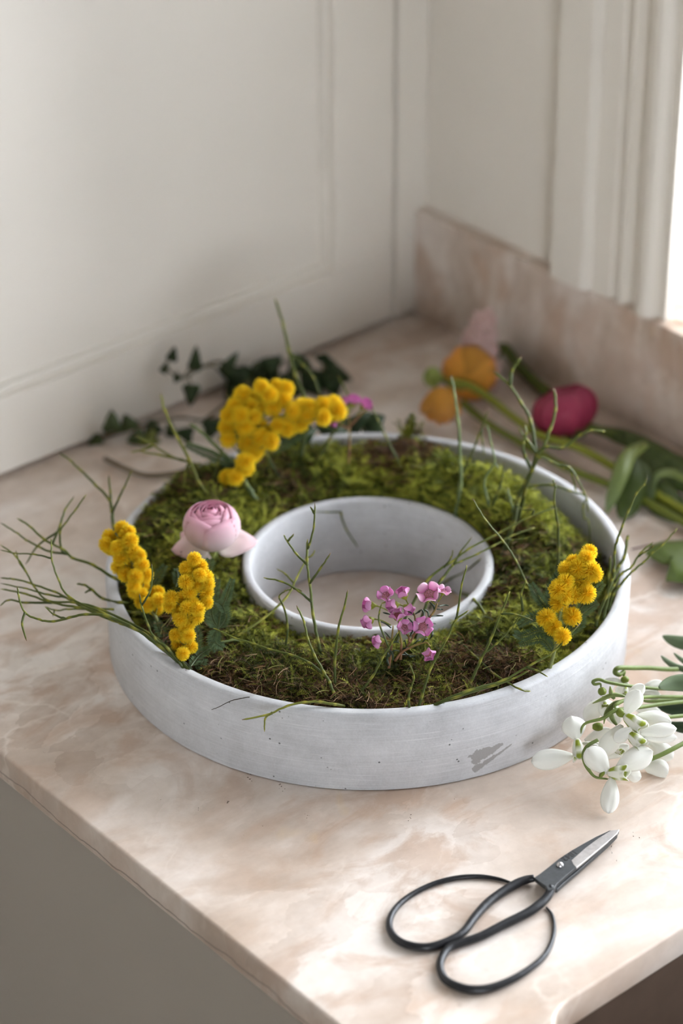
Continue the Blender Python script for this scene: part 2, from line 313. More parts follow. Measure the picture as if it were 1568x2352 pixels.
# ------------------------------------------------------------------ measured positions (metres; worktop top is z = 0, planter centre is the origin)
TWIGS = [
 ('green twig rising behind the tall mimosa sprig and forking into three bare tips', 0.0013, 0, [[(-0.1153, 0.0905, 0.045),(-0.1087, 0.106, 0.0569),(-0.1033, 0.1189, 0.0643),(-0.0983, 0.1271, 0.0698),(-0.0952, 0.1336, 0.0738),(-0.0952, 0.147, 0.0781),(-0.0958, 0.1619, 0.0824),(-0.0964, 0.1719, 0.0851),(-0.0976, 0.1821, 0.0874)], [(-0.0973, 0.1293, 0.0711),(-0.0921, 0.1367, 0.0768),(-0.0867, 0.1453, 0.0831)], [(-0.0989, 0.1261, 0.0691),(-0.0943, 0.1245, 0.0788),(-0.0908, 0.1232, 0.0858),(-0.0858, 0.1215, 0.0964)]]),
 ('long twig arching out over the rim below the tall mimosa, its tip forked', 0.0013, 0, [[(-0.1234, 0.0625, 0.0513),(-0.128, 0.0691, 0.0562),(-0.1326, 0.0788, 0.0587),(-0.1382, 0.0927, 0.0636),(-0.1446, 0.1046, 0.0659),(-0.1462, 0.111, 0.0691),(-0.1518, 0.124, 0.0733),(-0.154, 0.1334, 0.0782),(-0.1573, 0.1422, 0.0816)], [(-0.1453, 0.1075, 0.0674),(-0.1513, 0.1158, 0.0674),(-0.1552, 0.1232, 0.0689),(-0.1589, 0.1317, 0.0717),(-0.1609, 0.1377, 0.0743),(-0.1654, 0.1492, 0.0786)], [(-0.1492, 0.1179, 0.0713),(-0.1401, 0.1222, 0.079),(-0.133, 0.1261, 0.0854),(-0.1248, 0.1279, 0.0906)], [(-0.1465, 0.1091, 0.0674),(-0.148, 0.111, 0.0711),(-0.1467, 0.1127, 0.0815),(-0.1436, 0.1111, 0.0868),(-0.1378, 0.1075, 0.0959),(-0.1319, 0.1041, 0.1054)], [(-0.1434, 0.1206, 0.0762),(-0.154, 0.1269, 0.0679),(-0.1624, 0.129, 0.0567)]]),
 ('twig bending up from the low bundle of twigs to cross the arching one', 0.0013, 0, [[(-0.1494, -0.0156, 0.0519),(-0.1603, 0.0124, 0.0647),(-0.1704, 0.0362, 0.071),(-0.1795, 0.0565, 0.0758),(-0.1797, 0.0676, 0.0831),(-0.1771, 0.077, 0.0915),(-0.1735, 0.0819, 0.0973),(-0.1719, 0.0842, 0.1001)], [(-0.1768, 0.0773, 0.0919),(-0.1805, 0.0898, 0.0904),(-0.1854, 0.1023, 0.0871),(-0.189, 0.1136, 0.0857)]]),
 ('twig low outside the rim with a fork toward the wall side of the counter', 0.0013, 0, [[(-0.1506, -0.0191, 0.0519),(-0.156, 0.0099, 0.0629),(-0.1667, 0.0457, 0.0677),(-0.1737, 0.062, 0.0675),(-0.1818, 0.0768, 0.0648),(-0.1829, 0.0889, 0.0691),(-0.1816, 0.0991, 0.0746),(-0.1809, 0.1098, 0.0798),(-0.1835, 0.1221, 0.083)], [(-0.1816, 0.0991, 0.0746),(-0.1805, 0.1067, 0.0765),(-0.1773, 0.1151, 0.0798)]]),
 ('thick straight twig in the low bundle over the rim, running out of frame', 0.0017, 0, [[(-0.1524, -0.0215, 0.0519),(-0.1546, -0.0033, 0.06),(-0.1582, 0.0145, 0.063),(-0.1631, 0.0309, 0.0641),(-0.1672, 0.0457, 0.0657),(-0.1729, 0.0599, 0.0648),(-0.18, 0.0759, 0.0632),(-0.1864, 0.0935, 0.0634),(-0.1936, 0.1099, 0.0621)], [(-0.18, 0.0759, 0.0632),(-0.1893, 0.0892, 0.0607),(-0.1951, 0.0989, 0.0602),(-0.1994, 0.1022, 0.0561)]]),
 ('twig topmost in the low bundle, curving flat over the counter', 0.0015, 0, [[(-0.1501, -0.0063, 0.0519),(-0.1554, 0.0184, 0.0613),(-0.163, 0.0384, 0.0621),(-0.1693, 0.0564, 0.0637),(-0.1726, 0.0689, 0.066),(-0.1755, 0.0784, 0.0674),(-0.1817, 0.0944, 0.0683),(-0.1867, 0.1056, 0.0681),(-0.1909, 0.1132, 0.0668)], [(-0.1734, 0.0713, 0.0664),(-0.1794, 0.0804, 0.0663),(-0.1863, 0.0926, 0.0675),(-0.1952, 0.1068, 0.068)]]),
 ('twig at the bottom of the low bundle with a downward bare hook at its end', 0.0015, 0, [[(-0.1522, -0.0131, 0.0519),(-0.1597, -0.0023, 0.063),(-0.1673, 0.0116, 0.0722),(-0.1768, 0.0246, 0.0782),(-0.1854, 0.0326, 0.0791),(-0.1936, 0.0383, 0.0775),(-0.2009, 0.0432, 0.0758),(-0.2066, 0.0488, 0.0767),(-0.2116, 0.0559, 0.0801),(-0.2109, 0.062, 0.0884),(-0.2098, 0.0644, 0.0927)], [(-0.2116, 0.0561, 0.0804),(-0.2171, 0.051, 0.0766),(-0.2209, 0.0418, 0.0719)], [(-0.1953, 0.0394, 0.0771),(-0.197, 0.0477, 0.0763),(-0.1972, 0.0569, 0.0775)]]),
 ("straight twig crossing the planter's edge just above the low bundle", 0.0013, 0, [[(-0.1329, 0.0501, 0.0491),(-0.1388, 0.0515, 0.0504),(-0.1481, 0.0609, 0.0522),(-0.158, 0.0695, 0.0523),(-0.1674, 0.0776, 0.0523),(-0.1736, 0.0823, 0.0517),(-0.1777, 0.0875, 0.0537)], [(-0.1741, 0.083, 0.052),(-0.176, 0.0819, 0.0486)]]),
 ('short curled twig poking over the rim between the two leftmost sprays', 0.0013, 0, [[(-0.1304, 0.0667, 0.0456),(-0.1418, 0.0606, 0.0543),(-0.1433, 0.0764, 0.0496),(-0.1463, 0.0825, 0.0541),(-0.149, 0.0869, 0.0568),(-0.1523, 0.0903, 0.0574)], [(-0.1467, 0.0832, 0.0545),(-0.1506, 0.0851, 0.0528)]]),
 ('knobbly twig standing in front of the tall mimosa with a forked top', 0.0014, 0, [[(-0.1539, -0.0174, 0.0519),(-0.1586, -0.008, 0.0642),(-0.1621, -0.001, 0.0691),(-0.1624, 0.0047, 0.0759),(-0.1616, 0.0108, 0.0844),(-0.1601, 0.0148, 0.091)], [(-0.1614, 0.0114, 0.0854),(-0.1553, 0.0113, 0.0918),(-0.1511, 0.0139, 0.0994),(-0.149, 0.017, 0.1056)]]),
 ('bare twig leaning across the squat mimosa sprig', 0.001, 0, [[(-0.119, -0.0034, 0.0547),(-0.1206, -0.0032, 0.059),(-0.1202, 0.0026, 0.0668),(-0.12, 0.0086, 0.0744),(-0.1202, 0.013, 0.0795)]]),
 ('forked stem rooted at the front rim, one arm sweeping back toward the mimosa leaves', 0.0016, 0, [[(-0.1053, -0.0956, 0.049),(-0.1068, -0.0925, 0.055),(-0.1059, -0.0884, 0.0592),(-0.1059, -0.0836, 0.0632),(-0.1056, -0.075, 0.0705),(-0.1044, -0.0676, 0.0778),(-0.1018, -0.0616, 0.0848),(-0.1009, -0.0541, 0.0919)], [(-0.1059, -0.0865, 0.0608),(-0.1062, -0.0839, 0.0621),(-0.1086, -0.0739, 0.0662),(-0.1132, -0.0634, 0.0683),(-0.1194, -0.0523, 0.0689),(-0.1237, -0.0436, 0.0702),(-0.1292, -0.0331, 0.0712),(-0.1348, -0.0203, 0.074)]]),
 ('pale grey-green stalk curling over the moss beside the squat mimosa', 0.0016, 2, [[(-0.1387, -0.0124, 0.0505),(-0.1334, -0.0137, 0.0558),(-0.1285, -0.0147, 0.0568),(-0.1192, -0.0176, 0.0575),(-0.1118, -0.0248, 0.0564)]]),
 ('tallest branching twig in front of the central ring, with five bare arms', 0.0017, 0, [[(-0.0874, -0.0594, 0.0526),(-0.0872, -0.0559, 0.0628),(-0.0841, -0.0484, 0.0754),(-0.0793, -0.0396, 0.0914),(-0.0759, -0.0338, 0.1023),(-0.0718, -0.0294, 0.1121)], [(-0.0737, -0.0314, 0.1076),(-0.0721, -0.0313, 0.1096),(-0.0664, -0.0289, 0.1185),(-0.0614, -0.024, 0.13)], [(-0.0637, -0.0263, 0.1247),(-0.0641, -0.0229, 0.1283)], [(-0.0768, -0.0353, 0.0995),(-0.0784, -0.0274, 0.1038),(-0.0787, -0.0197, 0.1092),(-0.0786, -0.0161, 0.1119)], [(-0.0787, -0.0197, 0.1092),(-0.0744, -0.0205, 0.1128)], [(-0.0796, -0.0401, 0.0905),(-0.0732, -0.0425, 0.0992),(-0.0671, -0.0443, 0.1081)], [(-0.0823, -0.0452, 0.0813),(-0.0859, -0.0376, 0.087),(-0.0913, -0.0293, 0.0915),(-0.0985, -0.0216, 0.0935)], [(-0.0875, -0.0351, 0.0883),(-0.0842, -0.0391, 0.087)]]),
 ('slanting yellow-green twig leaning over the inner ring behind the tallest twig', 0.0014, 1, [[(-0.1175, -0.0137, 0.0547),(-0.1125, -0.0157, 0.0572),(-0.0941, -0.0152, 0.0603),(-0.0754, -0.013, 0.0651),(-0.0626, -0.0078, 0.0715),(-0.0514, -0.003, 0.0773),(-0.0469, 0.0007, 0.0806),(-0.0449, 0.0039, 0.0829)], [(-0.051, -0.0027, 0.0776),(-0.0474, -0.0043, 0.0793),(-0.0451, -0.004, 0.0821)], [(-0.0659, -0.0092, 0.0698),(-0.065, -0.0006, 0.0714),(-0.0654, 0.0073, 0.0717)]]),
 ('small upright twig with a bent tip in the moss by the inner ring', 0.0011, 0, [[(-0.0999, -0.0416, 0.0533),(-0.0953, -0.0387, 0.0676),(-0.0932, -0.0332, 0.0766),(-0.0932, -0.0291, 0.0817),(-0.0894, -0.03, 0.0847),(-0.0858, -0.0324, 0.0856)]]),
 ('plain upright twig next to the waxflower, free of side shoots', 0.0012, 0, [[(-0.1021, -0.0884, 0.0512),(-0.098, -0.0838, 0.0669),(-0.0907, -0.078, 0.082),(-0.0835, -0.075, 0.0933),(-0.0785, -0.0726, 0.1017)]]),
 ('twig slanting from the front rim up into the waxflower', 0.0013, 0, [[(-0.0968, -0.0999, 0.0497),(-0.0853, -0.1009, 0.0599),(-0.0753, -0.0989, 0.0677),(-0.0672, -0.0975, 0.0737),(-0.0618, -0.0966, 0.0777)], [(-0.0701, -0.098, 0.0715),(-0.071, -0.091, 0.0846),(-0.0694, -0.0891, 0.091),(-0.0672, -0.0888, 0.0957)]]),
 ('twig slanting up from the front rim past the lowest waxflower bud, forked near its top', 0.0014, 0, [[(-0.0767, -0.1307, 0.0518),(-0.0747, -0.131, 0.0576),(-0.0644, -0.1267, 0.069),(-0.0496, -0.1239, 0.0821),(-0.0411, -0.1221, 0.0898),(-0.0328, -0.1238, 0.0938)], [(-0.0411, -0.1221, 0.0898),(-0.0382, -0.1206, 0.0948),(-0.032, -0.1165, 0.1065),(-0.0259, -0.114, 0.1161)]]),
 ('long twig leaning over the inner ring with a tiny curled husk near its tip', 0.0014, 0, [[(-0.0403, -0.0695, 0.0463),(-0.0237, -0.0641, 0.0602),(-0.0046, -0.0593, 0.071),(0.0135, -0.0604, 0.0761),(0.0263, -0.061, 0.0799),(0.0467, -0.0641, 0.0836),(0.0698, -0.0677, 0.0879),(0.088, -0.0723, 0.0891)], [(0.0713, -0.0681, 0.088),(0.0732, -0.0671, 0.0912),(0.0684, -0.063, 0.0912),(0.0666, -0.0591, 0.0941)], [(0.0073, -0.06, 0.0743),(0.0127, -0.0604, 0.0795),(0.0151, -0.0593, 0.0834)]]),
 ('long twig leaning over the inner ring, lower than its neighbour with the curled husk', 0.0014, 0, [[(-0.0292, -0.0743, 0.0463),(-0.0087, -0.0648, 0.0617),(0.0049, -0.0612, 0.0678),(0.0156, -0.059, 0.0721),(0.021, -0.0597, 0.0726),(0.0334, -0.0612, 0.0737),(0.0457, -0.0625, 0.075),(0.0599, -0.0638, 0.0769),(0.0757, -0.0667, 0.0773)], [(0.0554, -0.0634, 0.0763),(0.0577, -0.0661, 0.0755),(0.0643, -0.071, 0.0763),(0.0725, -0.0754, 0.0796)], [(0.0158, -0.0591, 0.0721),(0.0229, -0.0575, 0.0775),(0.033, -0.0567, 0.0837)]]),
 ('thin side twig reaching over the ring behind the pale waxflower', 0.001, 0, [[(0.0454, -0.0068, 0.0012),(0.0593, 0.0004, 0.0048),(0.0695, 0.0029, 0.0077),(0.0695, -0.014, 0.0234),(0.0601, -0.0373, 0.0479)]]),
 ("twig curving over the ring's edge into the moss toward the mimosa", 0.0011, 0, [[(0.06, -0.0403, 0.052),(0.0602, -0.0513, 0.0514),(0.0529, -0.075, 0.0564),(0.047, -0.091, 0.0571),(0.0423, -0.1117, 0.0564)]]),
 ('bowed twig lying over the moss between the waxflower and the mimosa', 0.0013, 0, [[(0.071, -0.0013, 0.0012),(0.0692, -0.012, 0.0053),(0.0184, -0.0748, 0.0543),(0.0131, -0.0904, 0.0536),(0.0039, -0.1115, 0.0564)]]),
 ('twig sloping down the mossy side from a pale tip toward the lone mimosa', 0.0012, 0, [[(0.0436, -0.1105, 0.054),(0.0351, -0.1011, 0.0721),(0.0328, -0.0944, 0.0849),(0.0288, -0.0867, 0.0971),(0.023, -0.078, 0.1092),(0.0191, -0.0702, 0.1223)]]),
 ('big forked twig at the back rim with arms arching out over the magenta flower', 0.0019, 0, [[(0.065, -0.0494, 0.0492),(0.0788, -0.0446, 0.0676),(0.0883, -0.039, 0.0794),(0.0966, -0.0369, 0.087),(0.1049, -0.0346, 0.0948),(0.1096, -0.0326, 0.0999),(0.1141, -0.0328, 0.1026),(0.1234, -0.0297, 0.112),(0.1314, -0.0257, 0.1212),(0.1367, -0.0183, 0.1316)], [(0.1126, -0.0327, 0.1017),(0.1167, -0.0343, 0.1042),(0.1238, -0.0408, 0.1037),(0.1348, -0.0449, 0.1102),(0.1408, -0.0482, 0.1125),(0.1469, -0.0539, 0.112)], [(0.1096, -0.0326, 0.0999),(0.1186, -0.0173, 0.1147),(0.1206, -0.0068, 0.1222),(0.1214, 0.0056, 0.1297),(0.1193, 0.0181, 0.1349)], [(0.1213, 0.0047, 0.1292),(0.1259, 0.0075, 0.1375),(0.1331, 0.0071, 0.1446)], [(0.1101, -0.0317, 0.1008),(0.1087, -0.0251, 0.1075),(0.107, -0.0188, 0.1135)], [(0.1032, -0.035, 0.0933),(0.1032, -0.0291, 0.1005),(0.105, -0.025, 0.1076),(0.1084, -0.024, 0.1124),(0.1094, -0.0212, 0.117)]]),
 ('arching twig drooping along the inside of the back rim, with a doubled bend', 0.0013, 0, [[(0.0807, -0.0443, 0.0576),(0.0936, -0.0395, 0.0831),(0.1016, -0.0372, 0.0945),(0.1077, -0.0371, 0.1011),(0.1121, -0.0426, 0.099),(0.1168, -0.0494, 0.0955),(0.1189, -0.0539, 0.0921),(0.1175, -0.0599, 0.0832)], [(0.1144, -0.0459, 0.0973),(0.1192, -0.0511, 0.096),(0.1207, -0.0571, 0.09),(0.121, -0.0633, 0.0827),(0.1208, -0.0659, 0.0793),(0.1188, -0.0698, 0.0722)]]),
 ('thin twig spanning the gap between moss and rim, ending in a kinked drop', 0.0011, 0, [[(0.105, -0.0188, 0.0661),(0.1093, -0.0227, 0.0715),(0.1158, -0.0268, 0.0733),(0.1238, -0.0337, 0.0733),(0.1307, -0.0419, 0.0705),(0.1371, -0.0498, 0.0674),(0.1335, -0.0512, 0.0619),(0.1317, -0.0545, 0.0558),(0.133, -0.0571, 0.054),(0.1289, -0.0638, 0.0412)]]),
 ('single upright twig standing clear above the lone mimosa', 0.0013, 0, [[(0.0656, -0.0952, 0.0555),(0.0667, -0.0952, 0.0624),(0.0723, -0.0904, 0.0742),(0.0772, -0.0843, 0.0871),(0.0801, -0.0778, 0.0982),(0.085, -0.0734, 0.1088)], [(0.0837, -0.0747, 0.1059),(0.0842, -0.0715, 0.1104)]]),
 ("upright pale twig in front of the orange flower's stem, tallest in the back moss", 0.0013, 2, [[(0.0754, 0.0029, 0.052),(0.0829, 0.0067, 0.0706),(0.088, 0.0125, 0.0831),(0.096, 0.0237, 0.1056),(0.0998, 0.0314, 0.1191),(0.1024, 0.0377, 0.1298)]]),
 ('twig slanting beside the tallest pale one against the bare rim', 0.0012, 0, [[(0.0831, 0.0133, 0.0569),(0.0916, 0.014, 0.0725),(0.0978, 0.0149, 0.0802),(0.1072, 0.0169, 0.0928),(0.118, 0.0193, 0.1072)], [(0.1104, 0.0176, 0.097),(0.1084, 0.0146, 0.0911),(0.106, 0.0101, 0.0829)]]),
 ("zigzag pale twig rising from the bright moss near the rim's highlight", 0.0012, 2, [[(0.086, -0.0192, 0.0611),(0.0851, -0.0151, 0.071),(0.0878, -0.0096, 0.0807),(0.0962, -0.0094, 0.0899),(0.0987, -0.0037, 0.0996),(0.1008, 0.0028, 0.11)], [(0.0962, -0.0094, 0.0899),(0.0968, -0.0132, 0.0857)]]),
 ('short twig in bright moss with a pale bud at its tip', 0.0012, 0, [[(0.0828, -0.0187, 0.059),(0.0913, -0.0182, 0.0744),(0.0959, -0.0167, 0.0813),(0.1005, -0.0135, 0.0901)]]),
 ('short leaning twig in bright moss beside the big forked one', 0.0012, 2, [[(0.0902, -0.0362, 0.0625),(0.0899, -0.0309, 0.0744),(0.0911, -0.0264, 0.0813)], [(0.09, -0.0328, 0.0702),(0.0878, -0.0335, 0.067)]]),
 ('tall twig at the snowdrop side of the rim with a pointed pale bud', 0.0016, 0, [[(0.0546, -0.1404, 0.0519),(0.0561, -0.14, 0.0575),(0.0657, -0.1367, 0.0664),(0.0732, -0.1339, 0.0736),(0.0768, -0.1319, 0.0775),(0.0821, -0.1266, 0.0855),(0.0867, -0.1238, 0.0908),(0.0933, -0.1213, 0.0971),(0.0999, -0.1192, 0.1032),(0.1088, -0.1168, 0.1109),(0.1151, -0.1168, 0.1147),(0.1182, -0.1158, 0.1175)]]),
 ('twig with a dark broken tip at the snowdrop side of the rim', 0.0015, 0, [[(0.0738, -0.1259, 0.0407),(0.0851, -0.1202, 0.0532),(0.0928, -0.1171, 0.0587),(0.0996, -0.1149, 0.0631),(0.105, -0.1138, 0.0661),(0.1131, -0.108, 0.0737),(0.1149, -0.1073, 0.075)]]),
 ('twig leaning outward over the rim with a pale double tip', 0.0014, 0, [[(0.0626, -0.1383, 0.0519),(0.0723, -0.133, 0.0638),(0.0776, -0.1319, 0.0668),(0.0851, -0.1304, 0.0712),(0.0926, -0.1312, 0.0733),(0.1017, -0.1296, 0.0785),(0.112, -0.1299, 0.0823)], [(0.0995, -0.13, 0.0772),(0.1005, -0.1337, 0.0815),(0.102, -0.1391, 0.0877)]]),
 ('twig leaning farthest out over the rim toward the lobed leaf', 0.0014, 0, [[(0.0714, -0.1337, 0.0519),(0.0776, -0.1316, 0.0605),(0.0828, -0.131, 0.0635),(0.0878, -0.1307, 0.0661),(0.0947, -0.1306, 0.0693),(0.103, -0.1314, 0.0723),(0.1102, -0.1313, 0.0757),(0.1183, -0.132, 0.0788),(0.1305, -0.1317, 0.0847)]]),
 ("short twig hugging the lone mimosa's stem side inside the rim", 0.0012, 0, [[(0.094, -0.1116, 0.0372),(0.0992, -0.1076, 0.0535),(0.104, -0.1038, 0.0633)]]),
 ('long twig along the front rim to the lone mimosa, one tip over the edge', 0.0014, 0, [[(-0.0709, -0.1352, 0.0518),(-0.0501, -0.143, 0.0567),(-0.0301, -0.1497, 0.0579),(-0.0102, -0.1537, 0.0625),(0.0031, -0.1562, 0.0659),(0.0244, -0.1559, 0.0759)], [(-0.0149, -0.1527, 0.0614),(-0.0136, -0.16, 0.0626),(-0.0133, -0.1686, 0.0626)]]),
 ('twig lying flat on the front moss just inside the rim', 0.0013, 0, [[(-0.0731, -0.1355, 0.0518),(-0.0614, -0.1448, 0.0585),(-0.0438, -0.1557, 0.0636),(-0.0333, -0.1618, 0.0673),(-0.0254, -0.1656, 0.071)]]),
 ('crossing twig with three thin tips standing in the front moss between waxflower and mimosa', 0.0015, 0, [[(-0.0424, -0.1347, 0.0505),(-0.0417, -0.1357, 0.0546),(-0.0319, -0.1332, 0.0638),(-0.0217, -0.1307, 0.0732),(-0.011, -0.1273, 0.0839),(-0.0015, -0.1245, 0.0932)], [(-0.0113, -0.1274, 0.0836),(-0.0062, -0.1347, 0.0844),(-0.0016, -0.1438, 0.0831)], [(-0.0289, -0.1325, 0.0665),(-0.0196, -0.1333, 0.0699),(-0.0083, -0.1331, 0.0753),(0.0022, -0.1316, 0.0815)], [(0.0022, -0.1316, 0.0815),(0.0049, -0.1273, 0.0898),(0.0098, -0.1258, 0.0967)]]),
 ('twig sloping down over the front moss with its brown tip resting on the rim', 0.0013, 0, [[(-0.0129, -0.0896, 0.0505),(-0.0237, -0.1193, 0.0564),(-0.0249, -0.1377, 0.0536),(-0.0252, -0.1585, 0.0543),(-0.0171, -0.1592, 0.0494)]]),
 ('short bent twig at the front rim below the lowest waxflower', 0.0012, 0, [[(-0.0828, -0.1298, 0.0518),(-0.0827, -0.1289, 0.0588),(-0.0797, -0.1273, 0.0639),(-0.0763, -0.126, 0.0691),(-0.0757, -0.1216, 0.0753)]]),
 ('forked twig hanging over the outside of the front rim', 0.0015, 1, [[(-0.1078, -0.103, 0.0518),(-0.1133, -0.1016, 0.0546),(-0.1194, -0.0964, 0.0561),(-0.1265, -0.0912, 0.0567),(-0.1351, -0.0864, 0.0554),(-0.147, -0.0812, 0.052),(-0.1584, -0.0745, 0.0508)], [(-0.143, -0.0829, 0.0531),(-0.148, -0.0825, 0.0508),(-0.1518, -0.0861, 0.0456)]]),
 ('thin dark wiry strand lying over the front rim', 0.0005, 3, [[(-0.1412, -0.0629, 0.0518),(-0.1465, -0.0634, 0.0543),(-0.1542, -0.0597, 0.0536),(-0.161, -0.0579, 0.0519),(-0.1655, -0.0565, 0.0512)]]),
 ('tallest twig of all, rising against the white door behind the yellow mimosa', 0.0016, 0, [[(0.0376, 0.1085, 0.0612),(0.0531, 0.12, 0.0827),(0.0581, 0.1279, 0.0914),(0.0613, 0.1412, 0.1024),(0.0661, 0.1529, 0.1137),(0.0716, 0.1654, 0.126),(0.0766, 0.1792, 0.1388)], [(0.0659, 0.1524, 0.1132),(0.0697, 0.1433, 0.106),(0.072, 0.1359, 0.0992),(0.0712, 0.1282, 0.0888)]]),
 ('twig rising left of the back mimosa against the ivy, tip bare', 0.0015, 1, [[(-0.039, 0.1016, 0.0653),(-0.0417, 0.1122, 0.0743),(-0.039, 0.1251, 0.0849),(-0.0377, 0.1383, 0.0947),(-0.0355, 0.153, 0.1063),(-0.0323, 0.1617, 0.1146)], [(-0.0393, 0.1237, 0.0838),(-0.0435, 0.136, 0.0834),(-0.0465, 0.1522, 0.0861),(-0.0497, 0.167, 0.0882)], [(-0.0465, 0.1522, 0.0861),(-0.052, 0.155, 0.0838),(-0.0588, 0.1599, 0.0826)], [(-0.0411, 0.1289, 0.0836),(-0.0486, 0.1437, 0.0836),(-0.0548, 0.1559, 0.0835)], [(-0.0395, 0.1244, 0.0837),(-0.0443, 0.1229, 0.0769),(-0.0486, 0.12, 0.0687)]]),
 ('grey-green stalk reaching up to the back mimosa, upper of two', 0.0019, 2, [[(-0.0113, 0.0928, 0.0583),(-0.0125, 0.101, 0.0663),(-0.0114, 0.1138, 0.0748),(-0.0138, 0.1308, 0.083),(-0.0157, 0.1432, 0.0888),(-0.0181, 0.1517, 0.0918)]]),
 ('grey-green stalk reaching up to the back mimosa, lower of two', 0.0017, 2, [[(-0.0031, 0.1158, 0.064),(-0.0052, 0.1258, 0.07),(-0.0101, 0.1441, 0.0729),(-0.0164, 0.1613, 0.0736)]]),
 ("thin twig leaning across the back mimosa's yellow balls", 0.001, 0, [[(0.0139, 0.0996, 0.0598),(0.0142, 0.1136, 0.0724),(0.0156, 0.129, 0.0828),(0.018, 0.1435, 0.0934),(0.0169, 0.1492, 0.0959),(0.0158, 0.1558, 0.099)]]),
 ('crooked twig between the back mimosa and the blurred waxflower buds', 0.0012, 0, [[(0.0419, 0.1005, 0.0598),(0.0455, 0.099, 0.0655),(0.0554, 0.1006, 0.0743),(0.0658, 0.1011, 0.0822),(0.0742, 0.1027, 0.0899),(0.0772, 0.1082, 0.0971),(0.0774, 0.1182, 0.1061)], [(0.0617, 0.1009, 0.0791),(0.0564, 0.1086, 0.0831),(0.0524, 0.1151, 0.0869)]]),
 ('twig sloping down from the blurred waxflower buds into the back moss', 0.0011, 0, [[(0.0799, 0.0548, 0.0605),(0.0775, 0.0565, 0.0658),(0.0765, 0.0706, 0.0822),(0.0765, 0.0773, 0.0905),(0.0764, 0.0839, 0.0986)]]),
 ('small upright twig in the moss below the back mimosa', 0.001, 0, [[(-0.0267, 0.1175, 0.0661),(-0.0218, 0.1183, 0.0781),(-0.0157, 0.1202, 0.087)]]),
 ('limp thin twig hanging over the inside of the central ring', 0.0009, 0, [[(0.0439, 0.0806, 0.0556),(0.0373, 0.0695, 0.0528),(0.0323, 0.0624, 0.0451),(0.035, 0.0606, 0.0335),(0.0357, 0.05, 0.0242)], [(0.0321, 0.0623, 0.0465),(0.0239, 0.0665, 0.0479),(0.0158, 0.0689, 0.0507)]])]
